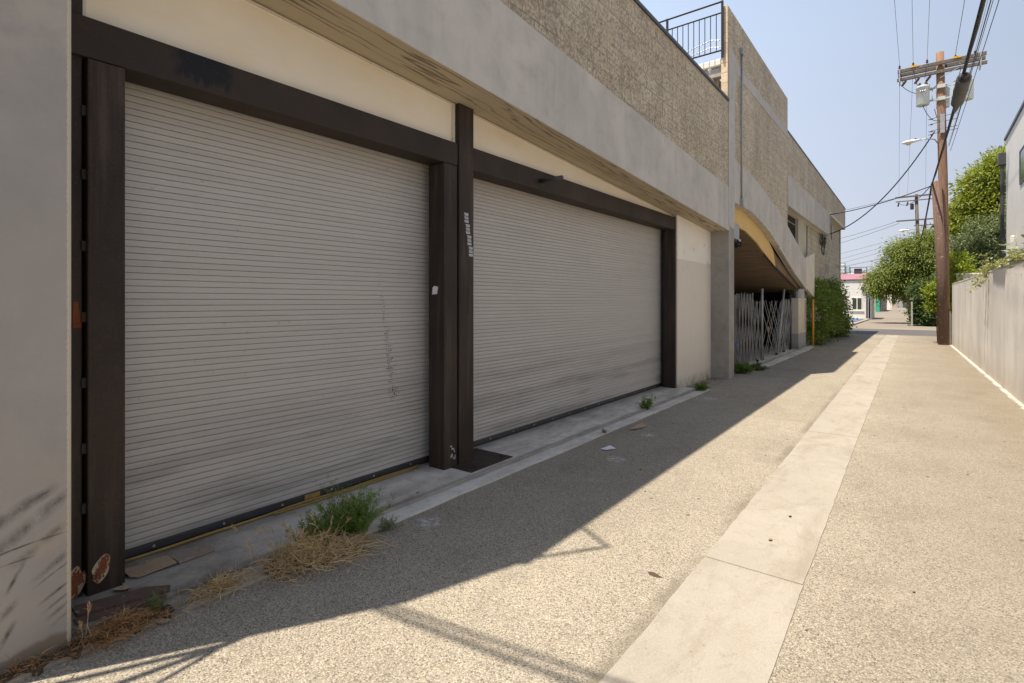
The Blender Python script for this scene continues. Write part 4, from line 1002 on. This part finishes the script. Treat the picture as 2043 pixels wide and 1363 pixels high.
# thick lashed telephone cable with its splice case
path = sagline((1.15,-22,6.3),(.36,25.3,6.02),.75,40)
t = thing('telephone_cable', 'thick lashed black telephone cable sweeping over the alley', 'cable', tuple(path[0]))
MB().tube(path, .018, 8).build('cable_strand', 'wire', t, smooth=True)
MB().tube([p+Vector((.03+.008*math.sin(i*1.7),0,.022)) for i, p in enumerate(path)], .011, 6).build('cable_strand', 'wire', t, smooth=True)
MB().tube([p+Vector((.014,0,-.036+.01*math.sin(i*2.3))) for i, p in enumerate(path)], .012, 6).build('cable_strand', 'wire', t, smooth=True)
MB().tube(sagline((.36,25.3,6.02),(-.3,59.8,6.8),.9,20), .03, 6).build('cable_strand', 'wire', t, smooth=True)
k = 29; pa, pb = path[k], path[k+1]; dd = (pa-pb).normalized()
sc_ = thing('splice_case', 'grey cylindrical splice case hanging on the thick telephone cable', 'splice case', tuple(pa+Vector((.02,0,-.06))))
MB().lathe(pa+Vector((.02,0,-.05))+dd*.30, [(.03,-2.1),(.045,-1.9),(.06,-1.55),(.10,-1.45),(.104,-.7),(.110,-.66),(.110,-.60),(.104,-.56),(.104,.06),(.09,.07)], 18, dd).build('case', 'casegrey', sc_, smooth=False)
MB().lathe(pa+Vector((.02,0,-.05))+dd*.36, [(.085,-.01),(.085,.01),(.05,.03),(.05,.12),(.035,.2)], 14, dd).build('end_cap', 'black', sc_)
# service drops to the building
cable('slack service cable dropping from the pole to the coil on the building', sagline((.45,25.4,8.0),(-3.2,26.55,4.5),.7,18), .022, grp='service cables to the left building')
cable('service cable from the short pole to the upper facade corner', sagline((.36,25.3,5.95),(-3.08,26.62,5.38),.12,14), .018, grp='service cables to the left building')
cable('short black service cable hanging down the facade corner', sagline((-3.07,26.7,5.35),(-3.05,26.75,4.3),.0,6), .014, grp='service cables to the left building')
ll = [((-1.6,59.8,8.95),(-16,62,6.6)),((-1.5,59.8,8.75),(-16,60,5.4)),((.4,86,10.8),(-20,90,6.6)),((.4,86,10.2),(-22,90,5.2)),((.4,86,9.6),(-24,90,4.0)),((-.3,60,6.3),(-16,66,4.3)),((-1.6,59.8,11.1),(-18,50,8.2)),((.36,25.4,6.0),(-1.6,59.8,10.7))]
nm = ['upper of the pair leaving the distant pole for the left','lower of the pair leaving the distant pole for the left','highest distant line left of the willowy tree','second distant line left of the willowy tree','third distant line left of the willowy tree','lowest distant line above the pink roof','faint distant line from the far top crossarm to the left','thin line rising from the short pole to the distant pole']
for (a, b), s_ in zip(ll, nm): cable(s_, sagline(a, b, .5, 12), .016, grp='distant lines leaving the far poles')
cable('crossing cable that casts the nearer of two thin shadows on the sunlit asphalt', sagline((-4.2,-.62,6.6),(9,1.4,6.6),.0,8), .02, grp='cables crossing overhead')
cable('crossing cable that casts the farther of two thin shadows on the sunlit asphalt', sagline((-4.2,-.575,6.6),(9,1.75,6.6),.0,8), .016, grp='cables crossing overhead')

# ================================================================== TREES
def trunk(parent, paths, m='stub'):
    mb = MB()
    for pts, a, b in paths: mb.tube(pts, a, 9, b)
    return mb.build('trunk', m, parent, smooth=True)
t = thing('willowy_tree', 'large willowy green tree overhanging the alley beyond the street', 'tree', (-.1,47.5,0))
trunk(t, [([(-.35,47,0),(-.55,47.2,1.3),(-.7,47.6,2.6),(-.5,48,4.2)],.20,.09),([(-.15,47.4,0),(-.2,47.4,1.6),(.2,47.8,3.4)],.17,.08),([(-.6,47.3,2.2),(-1.7,47.8,3.6)],.09,.04),([(.0,47.6,2.6),(.8,48.4,4.2)],.09,.04)])
foliage('crown', [(-.9,48,4.6,1.3,1.6,1.5),(-1.9,48,3.6,1.05,1.4,1.0),(-2.3,47.8,2.9,.8,1.2,.75),(.1,48,4.4,1.3,1.6,1.6),(.9,48.5,5.2,1.1,1.5,1.5),(-.6,47.8,3.0,1.3,1.4,1.0),(.7,48,3.2,1.2,1.5,1.3),(-1.25,48,5.7,.7,1,.5),(.2,48,5.9,1.0,1.1,.6),(1.5,49,5.6,.9,1.3,1.1)],
        42000, .20, LV['willow'], t, 21, .30, .45, .24, per=44)
t = thing('boxy_hedge', 'dark clipped hedge under the willowy tree', 'hedge', (.6,45,0))
trunk(t, [([(.1,45,0),(.1,45,1.2)],.05,.03),([(.9,45,0),(.9,45,1.2)],.05,.03)])
foliage('leaves', [(-.05,45.0,1.15,.42,1.3,1.15),(.1,44.2,.9,.5,.8,.9),(.5,45,2.2,1.0,1.5,.9),(.55,44.6,.9,.5,1.4,.95),(1.1,44.9,1.4,.6,1.6,1.3),(1.7,45.2,1.5,.8,1.6,1.5),(.6,45.4,1.9,.9,1.5,.8),(.3,44.2,.4,.6,.9,.4)], 19000, .13, LV['dark'], t, 22, .55, .1, .16, zmin=.02, shell=.4)
t = thing('hedge_gatepost', 'slim pale gatepost at the corner of the dark hedge', 'gatepost', (-.42,43.6,0))
MB().box(-.46,-.36,43.55,43.7,0,1.6).build('post', 'pier', t); MB().box(-.52,-.34,43.53,43.72,1.75,1.8).build('cap', 'gategrey', t)
t = thing('tall_ficus', 'tall yellow-green tree behind the white house corner', 'tree', (2.6,30.2,0))
trunk(t, [([(2.6,30.2,0),(2.5,30.2,2.5),(2.4,30.2,4.5)],.2,.1),([(2.4,30.2,3),(1.8,30.2,5)],.09,.04),([(2.5,30.2,3.4),(3.2,30.4,6)],.09,.04)])
foliage('crown', [(2.9,30.3,7.0,.9,.9,1.0),(2.3,30.2,6.6,.8,.9,.95),(3.5,30.5,6.5,.9,1,1.3),(1.75,30.1,5.6,.65,.8,.75),(2.6,30.1,5.4,1.0,1,1.0),(1.4,30.1,4.9,.5,.7,.6),(3.4,30.3,5.0,1,1,1),(2.1,30,4.4,1.0,.9,.7)],
        36000, .15, LV['tall'], t, 23, .36, .1, .17, per=36)
t = thing('grey_green_shrub', 'rounded grey-green shrub below the tall yellow-green tree', 'shrub', (2.1,28.9,0))
trunk(t, [([(2.0,28.9,0),(2.0,28.9,2.2)],.10,.05),([(2.0,28.9,1.2),(1.3,28.9,2.8)],.05,.03),([(2.0,28.9,1.2),(2.8,28.9,3.2)],.05,.03)])
foliage('crown', [(2.3,28.9,3.9,.95,.8,1.15),(1.5,28.8,3.5,.75,.7,1.0),(3.0,29,4.3,.9,.8,1.1),(2.2,28.6,2.8,1.2,.8,.9),(1.25,28.7,2.7,.6,.6,.8),(2.9,28.8,3.1,.9,.7,1)], 38000, .10, LV['grey'], t, 24, .38, -.05, .13, per=36)
t = thing('yellow_green_shrub', 'bright yellow-green shrub growing round the foot of the utility pole', 'shrub', (1.0,26.3,0))
trunk(t, [([(.95,26.4,0),(.98,26.4,1.4),(1.1,26.5,2.4)],.05,.025),([(.98,26.4,.9),(.6,26.2,1.8)],.03,.015)])
foliage('crown', [(1.15,26.5,2.9,.42,.4,.55),(.98,26.4,2.2,.45,.4,.45),(.55,26.2,2.0,.25,.35,.3),(.55,26.2,1.55,.25,.3,.28),(1.35,26.6,2.6,.35,.35,.4),(.95,26.2,1.6,.28,.3,.5)], 7500, .10, LV['bright'], t, 25, .45, .1, .10, per=26)
t = thing('low_foliage', 'yellow-green branch poking past the left edge of the utility pole', 'shrub', (.42,26.0,0))
foliage('crown', [(.40,26.05,1.95,.17,.2,.18),(.36,26.05,1.55,.15,.2,.14),(.45,26.05,2.12,.18,.2,.14)], 700, .09, LV['bright'], t, 26, .45, .1, .06, per=18)
trunk(t, [([(.55,26.2,0),(.5,26.15,1.0),(.42,26.05,1.8)],.02,.01)])
t = thing('roadside_bush', 'small dark bush against the far side of the graffiti fence', 'bush', (-5.0,64,0))
foliage('leaves', [(-4.9,64,.8,.4,1.2,.8)], 1200, .16, LV['dark'], t, 27, .5, .1, .2, zmin=.02); trunk(t, [([(-4.9,64,0),(-4.9,64,.6)],.04,.02)])
t = thing('distant_tree', 'hazy green treetops behind the mural wall', 'tree', (-9,112,0))
trunk(t, [([(-8.5,112,0),(-8.5,112,2.5)],.3,.2)]); foliage('crown', [(-9.5,112,4.2,2.4,2,2.0),(-7,113,3.6,1.6,2,1.5),(-12,112,5,2,2,2)], 5000, .4, LV['willow'], t, 28, .4, .2, .5)
t = thing('distant_tree', 'dark trees closing the very end of the far alley', 'tree', (-1.5,190,0))
trunk(t, [([(-1.5,190,0),(-1.5,190,3)],.4,.3)]); foliage('crown', [(-2,190,4.5,4,3,3),(2.5,190,5,4,3,3.5),(-7,192,3.6,2.5,3,2.4)], 5000, .6, LV['dark'], t, 29, .4, .2, .8)

# ================================================================== FAR BUILDINGS
t = thing('white_bungalow', 'single-storey white building with a pink parapet across the street', 'building', (-8,60,0))
MB().box(-18,-3.64,57.0,63,0,3.55).build('wall', 'whitestucco', t)
MB().box(-18.05,-3.60,56.92,63.05,3.62,4.12).build('parapet', 'pink', t); MB().box(-3.602,-3.585,56.93,63.04,3.62,4.12).build('parapet_side', 'redp', t)
MB().box(-18.07,-3.58,56.9,63.07,3.55,3.62).build('parapet_trim', 'darkmetal', t)
wf = MB().box(-4.92,-4.08,56.96,57.0,.82,2.02).build('window', 'white', t)
MB().box(-4.84,-4.54,56.94,56.965,.92,1.92).build('pane', 'glass', wf); MB().box(-4.46,-4.16,56.94,56.965,.92,1.92).build('pane', 'glass', wf)
MB().box(-5.05,-3.98,56.9,57.0,.74,.81).build('sill', 'white', wf)
dpp = MB().tube([(-4.05,56.92,2.7),(-3.98,56.92,2.5),(-3.78,56.92,2.45),(-3.76,56.92,2.3),(-3.76,56.92,0)], .05, 8).build('downpipe', 'darkmetal', t)
MB().box(-4.17,-3.97,56.8,56.98,2.66,2.95).build('rain_head', 'darkmetal', dpp)
mb = MB()
for x in (-5.2,-3.9): mb.box(x-.03,x+.03,59,59.06,4.1,4.85)
mb.bar((-5.2,59.03,4.8),(-3.9,59.03,4.8), .04, .05).bar((-5.2,59.03,4.45),(-3.9,59.03,4.45), .04, .05).box(-7.5,-3.9,59.2,59.26,4.3,4.36).box(-4.9,-4.3,59.1,59.5,4.1,4.7)
mb.build('roof_unit', 'darkmetal', t)
t = thing('grey_fence', 'short grey upright fence beside the white building corner', 'fence', (-3.5,58,0))
MB().box(-3.52,-3.42,57.2,57.4,0,2.1).build('post', 'galv', t); MB().box(-3.44,-3.38,57.4,60.5,0,2.05).build('panel', 'gategrey', t)
t = thing('mural_wall', 'tan block wall with dark scribbled mural beside the far alley', 'wall', (-6,100,0))
MB().box(-12,-5.4,98.5,98.9,0,2.75).build('wall_face', 'mural', t); MB().prism([(98.3,0),(98.9,0),(98.9,2.8),(98.3,2.8)], -5.4,-4.85).build('painted_end', 'teal', t)
t = thing('far_garage', 'dark slate low garage past the teal painted wall end', 'garage', (-6,112,0))
MB().box(-12,-4.9,104,122,0,2.9).build('garage_wall', 'slate', t); MB().box(-12.1,-4.8,103.9,122.1,2.9,3.05).build('garage_roof', 'darkmetal', t)
t = thing('far_white_wall', 'bright white garden wall end far down the alley', 'wall', (-4.8,128,0))
MB().box(-12,-4.3,126,126.4,0,3.1).build('wall_face', 'white', t); MB().box(-12,-4.25,125.95,126.45,3.1,3.2).build('wall_cap', 'white', t)
t = thing('far_house', 'grey house closing the far alley', 'house', (0,175,0))
MB().box(-5,6,172,180,0,3.0).build('house_wall', 'gategrey', t); MB().box(-5.2,6.2,171.8,180.2,3.0,3.3).build('house_roof', 'slate', t)
MB().box(-3.5,-1.0,171.9,172,0,2.2).build('garage_door', 'slate', t)
t = thing('office_tower', 'pale blue glass office tower far behind the pink roof', 'tower', (-52,500,0))
mb = MB().box(-56,-48,500,510,0,33); o = mb.build('tower_block', 'tower', t); MB().box(-48,-45,502,510,0,30).build('tower_wing', 'slate' if False else 'tower', t)
mb = MB()
for z in range(4,33,3): mb.box(-56.05,-47.95,499.9,499.98,z,z+.8)
mb.build('floor_band', 'white', t)
t = thing('hip_roof_house', 'distant pale green pyramid roof behind the pink parapet', 'house', (-20,230,0))
MB().box(-22,-16,228,234,0,10.5).build('house_wall', 'offwhite', t)
MB().add([(-22.5,227.5,10.5),(-15.5,227.5,10.5),(-15.5,234.5,10.5),(-22.5,234.5,10.5),(-19,231,13.3)], [(0,1,4),(1,2,4),(2,3,4),(3,0,4),(3,2,1,0)]).build('roof', 'tower', t)

# ================================================================== WEEDS AND LITTER
rng = np.random.default_rng(77)
def drygrass(label, cx, cy, rx, ry, n, ln, z0, seed, ang=0, m='straw', hgt=.05, up=.35, wd=.0022, bend=.9):
    r_ = np.random.default_rng(seed); ca, sa = math.cos(ang), math.sin(ang)
    u = r_.normal(size=n)*.5; v = r_.normal(size=n)*.5
    x = cx+(u*rx)*ca-(v*ry)*sa; y = cy+(u*rx)*sa+(v*ry)*ca
    z = z0+np.abs(r_.normal(size=n))*hgt*np.exp(-(u*u+v*v)*1.2)
    roots = np.stack([x,y,z],1); D = r_.normal(size=(n,3)); D[:,2] = np.abs(D[:,2])*up+.05
    return tag(blades('dry_grass', roots, D, ln, wd, LV[m], None, (cx,cy,0), seed, bend, 5, z0+.002), label, 'dry grass', 'dry grass along the kerb', 'stuff')
# the big straw mat, its tail and the smaller mat nearer the camera
tag(MB().flat(blob((-3.02,1.80),.10,.26,0,4,.2,60), .0345, .040).build('soil_patch', 'soil', None, at=(0,0,0)), 'dark soil caught under the straw mat', 'soil', None, 'stuff')
tag(MB().flat([(-3.11+.03*math.sin(i*1.7) if i < 16 else -3.01+.03*math.sin(i*2.3), .42+.045*i if i < 16 else .42+.045*(31-i)) for i in range(32)], .0, .020).build('soil_patch', 'soil', None, at=(0,0,0)), 'dark soil along the wall corner and kerb', 'soil', None, 'stuff')
drygrass('thick mat of straw-coloured dry grass beside the green weed', -2.98,1.80,.19,.28,1650,.10,.030,1, .12, 'straw', .055, .6, .0044, 1.2)
drygrass('flattened long straw stalks trailing towards the asphalt', -2.90,2.04,.13,.24,200,.20,.008,2, .0, 'straw', .03, .22, .0050, .4)
drygrass('thin band of dry grass left of the big straw mat', -3.06,1.32,.09,.18,460,.08,.018,3, .2, 'straw', .03, .6, .0042, 1.0)
drygrass('brown dry litter at the foot of the grey wall corner', -3.05,.86,.12,.20,1000,.05,.018,4, .1, 'litter', .035, .6, .0046, 1.1)
drygrass('red-brown dry tufts along the base of the nearest wall', -3.045,.52,.05,.13,260,.04,.010,5, .0, 'litter', .03, .7, .0036, 1.2)
# wild barley: stalks with bristly pale heads
def barley(label, spots, seed, hmin=.12, hmax=.24):
    r_ = random.Random(seed); x0, y0 = spots[0]; t = thing('wild_barley', label, 'grass', (x0,y0,.01)); st = MB(); P = []; D = []
    for (x, y) in spots:
        h = r_.uniform(hmin,hmax); d = Vector((r_.gauss(0,.35), r_.gauss(0,.35), 1)).normalized()
        p0 = Vector((x,y,.01)); p1 = p0+d*h*.6; p2 = p1+(d+Vector((r_.gauss(0,.3),r_.gauss(0,.3),-.15))).normalized()*h*.4
        st.tube([p0,p1,p2], .0012, 4, .0008)
        hd = (p2-p1).normalized()
        for k in range(26):
            a = k/26; P.append(tuple(p2+hd*(a*.045-.004))); D.append(tuple(hd*1.0+Vector((r_.gauss(0,.32),r_.gauss(0,.32),r_.gauss(0,.32)))))
    st.build('stalk', LV['straw'], t)
    np_mesh('seed_head', *leaf_quads(np.array(P), np.array(D), .026, .12, np.random.default_rng(seed)), LV['straw'], t)
barley('pale bristly barley heads standing over the straw mat', [(-3.10+rs.gauss(0,.07),1.78+rs.gauss(0,.15)) for _ in range(26)], 5)
barley('three drooping barley heads between the wall corner and the door post', [(-3.075,.735),(-3.05,.76),(-3.10,.725)], 9, .10, .15)
# green feathery weeds
def weed(label, cx, cy, h, n, spread, seed, m='weed', leaf=.02, wd=.0016):
    r_ = random.Random(seed); t = thing('green_weed', label, 'weed', (cx,cy,.01)); st = MB(); P = []; D = []
    for i in range(n):
        a = r_.uniform(0,6.28); rad = spread*r_.random()**.7; d = Vector((math.cos(a)*rad/h*1.1, math.sin(a)*rad/h*1.1, r_.uniform(.6,1.1)))
        p = Vector((cx+r_.gauss(0,spread*.16), cy+r_.gauss(0,spread*.2), .008)); pts = [p.copy()]; L_ = h*r_.uniform(.5,1.05)
        for k in range(6):
            p = p+d.normalized()*L_/6; d += Vector((r_.gauss(0,.16),r_.gauss(0,.16),r_.gauss(-.02,.1))); pts.append(p.copy())
            for q in range(9):
                P.append(tuple(p+Vector((r_.gauss(0,.008),r_.gauss(0,.008),r_.gauss(0,.010))))); D.append(tuple(d.normalized()*.8+Vector((r_.gauss(0,.7),r_.gauss(0,.7),r_.gauss(.2,.5)))))
            if r_.random() < .6:
                e = (d+Vector((r_.gauss(0,1),r_.gauss(0,1),.3))).normalized()*r_.uniform(.02,.06); q_ = p+e; st.tube([p,p+e*.5,q_], wd*.6, 4, wd*.3)
                for q in range(8): P.append(tuple(p+e*r_.random())); D.append(tuple(e.normalized()+Vector((r_.gauss(0,.6),r_.gauss(0,.6),r_.gauss(.1,.5)))))
        st.tube(pts, wd, 4, wd*.35)
    st.build('stem', LV[m], t)
    np_mesh('leaves', *leaf_quads(np.array(P), np.array(D), leaf, .2, np.random.default_rng(seed)), LV[m], t); return t
weed('bushy feathery green weed in front of the near roller door', -3.08,2.20,.31,120,.25,3, 'weed', .022)
weed('darker green clump between the straw mat and the bushy weed', -3.14,1.95,.20,50,.13,4, 'weed', .020)
weed('airy pale sprigs rising against the door sill', -3.30,2.22,.36,9,.08,5, 'weedp', .013, .0010)
weed('low pale green runner on the asphalt edge', -2.95,2.42,.10,16,.16,6, 'weedp', .012)
weed('single small green weed on the apron by the wide door', -3.20,7.35,.22,16,.13,7, 'weed', .032, .002)
weed('small weed at the broken kerb below the cream wall', -3.12,9.55,.16,34,.19,8, 'weed', .032, .002)
weed('leafy weed at the foot of the concrete pier by the gate', -3.14,12.5,.26,60,.34,9, 'weed', .05, .003)
weed('pale flowering weed beside the gate apron', -3.02,13.3,.16,40,.32,10, 'weedp', .045, .003)
weed('tiny green sprig among brown litter near the wall corner', -3.10,1.02,.10,12,.07,11, 'weedp', .012)
weed('tiny low sprig near the kerb right of the bushy weed', -3.02,5.75,.04,6,.04,12, 'weed', .014)

def leafscrap(label, x, y, s, m, seed, z=.006, cat='leaf', name='dry_leaf'):
    r_ = random.Random(seed); a0 = r_.uniform(0,6.28); n = 9
    pts = [(x+s*math.cos(a0)*math.cos(t)*1.0-s*.55*math.sin(a0)*math.sin(t), y+s*math.sin(a0)*math.cos(t)+s*.55*math.cos(a0)*math.sin(t), z+.004+r_.uniform(0,s*.25)) for t in [2*math.pi*i/n for i in range(n)]]
    mb = MB().add(pts+[(x,y,z)], [(i,(i+1)%n,n) for i in range(n)])
    return tag(mb.build(name, m, None, at=(x,y,z)), label, cat)
leafscrap('curled tan leaf on the asphalt by the wall corner', -2.98,1.02,.035,'card',1)
leafscrap('pointed dry leaf on the kerb under the straw mat', -2.93,1.66,.022,'straw' if False else 'card',2)
leafscrap('second dry leaf on the kerb right of the first', -2.88,1.86,.024,'card',3)
leafscrap('small brown leaf lying on the concrete strip', -.79,3.85,.020,'leafdry',4, .008)
leafscrap('tan leaf lying on the apron beside the left door post', -3.42,.98,.045,'card',5, .037)
leafscrap('dark leaf on the apron right of the green weed', -3.25,2.95,.018,'leafdry',6, .037)
leafscrap('second dark leaf on the apron nearer the kerb', -3.2,2.62,.016,'leafdry',7, .037)
leafscrap('black gum spot in the middle of the concrete strip', -.76,4.36,.016,'black',8, .006, 'gum', 'gum_spot')
t = tag(MB().flat(blob((-1.23,2.96),.034,.022,0,4,.45,60), 0, .0025).build('oil_spot', 'soil', None, at=(0,0,0)), 'dark oil spot left of the concrete strip', 'stain')
# paper and cardboard
t = tag(MB().add([(-2.74,5.12,.006),(-2.66,5.10,.012),(-2.61,5.24,.006),(-2.70,5.27,.018)], [(0,1,2,3)]).build('white_paper', 'paper', None, at=(-2.68,5.18,0)), 'small white paper scrap on the shaded asphalt', 'paper')
t = tag(MB().add([(-2.88,6.1,.006),(-2.79,6.15,.016),(-2.76,6.42,.006),(-2.86,6.48,.03)], [(0,1,2),(0,2,3)]).build('cardboard_scrap', 'card', None, at=(-2.85,6.29,0)), 'brown folded cardboard scrap on asphalt by the kerb', 'cardboard')
t = tag(MB().add([(-2.75,24.2,.01),(-2.5,24.3,.03),(-2.55,24.8,.01),(-2.78,24.7,.02)], [(0,1,2,3)]).build('white_paper', 'paper', None, at=(-2.64,24.5,0)), 'white paper lying on asphalt before the creeper', 'paper')
t = thing('fallen_panel', 'torn tan board and weathered plank lying at the left foot of the near door', 'board', (-3.58,1.2,.036))
MB().flat([(-3.66,1.04),(-3.52,1.04),(-3.475,1.07),(-3.49,1.27),(-3.63,1.27),(-3.66,1.16),(-3.61,1.15)], .050, .056).build('torn_board', 'card', t)
MB().flat([(-3.64,1.27),(-3.49,1.28),(-3.50,1.49),(-3.62,1.47)], .040, .056).build('plank', 'splinter', t)
MB().flat([(-3.56,1.0),(-3.40,1.0),(-3.42,1.32),(-3.46,1.30),(-3.5,1.1)], .0345, .041).build('thin_sheet', 'pier', t)
MB().flat([(-3.42,.76),(-3.30,.76),(-3.235,1.02),(-3.20,1.13),(-3.25,1.15),(-3.33,1.06)], .035, .050).flat([(-3.29,.74),(-3.22,.74),(-3.17,1.0),(-3.165,1.1),(-3.19,1.1)], .035, .044).build('rotten_plank', 'stub', t)
rs = random.Random(9); mb = MB()
for i in range(60):
    x, y = -3.66+rs.gauss(0,.03), 1.28+rs.gauss(0,.13); s_ = rs.uniform(.004,.012)
    mb.add([(x,y,.058),(x+s_,y+s_*.4,.062),(x+s_*.4,y+s_,.060)], [(0,1,2)])
mb.build('leaf_crumbs', 'leafdry', t)
# broken concrete pieces at the end of the apron
for k, (lb_, pts) in enumerate([('flat broken concrete piece nearest the pier foot',[(-3.4,10.5),(-3.12,10.45),(-3.08,11.1),(-3.36,11.0)]),('cracked concrete slab piece beside the small kerb weed',[(-3.42,9.8),(-3.1,9.85),(-3.08,10.35),(-3.4,10.4)])]):
    tag(MB().flat(pts, -.02, .012+.004*k).build('concrete_fragment', 'kerb', None, bevel=.004, at=(-3.2,10.3,0)), lb_, 'rubble')
rs = random.Random(19); mb = MB()
for i in range(420):
    y = rs.choice([rs.uniform(9.7,11.4), rs.uniform(21.3,30), rs.uniform(21.3,24)]); x = (-3.36 if y < 12 else -2.85)+rs.gauss(0,.10); s_ = rs.uniform(.015,.05)
    mb.add([(x,y,.006),(x+s_,y+s_*.4,.012+s_*.3),(x+s_*.4,y+s_,.010)], [(0,1,2)])
tag(mb.build('leaf_litter', 'leafdry'), 'brown leaf litter along the foot of the left wall', 'leaf litter', None, 'stuff')
rs = random.Random(29); mb = MB()
for i in range(900):
    y = rs.uniform(1.5,24); x = wx(y)-.06-abs(rs.gauss(0,.13)); s_ = rs.uniform(.006,.02)
    mb.add([(x,y,.003),(x+s_,y+s_*.4,.003+s_*.5),(x+s_*.4,y+s_,.004)], [(0,1,2)])
tag(mb.build('wall_grit', 'leafdry'), 'fine brown grit along the foot of the right wall', 'grit', None, 'stuff')
mb = MB()
for i in range(60):
    x = rs.uniform(-3.0,1.0); y = rs.uniform(1.8,12); s_ = rs.uniform(.004,.011)
    mb.lathe((x,y,0), [(s_,0),(s_*.9,.003),(0,.004)], 6)
tag(mb.build('tar_flecks', 'black'), 'scattered black tar flecks on the alley surface', 'tar fleck', None, 'stuff')
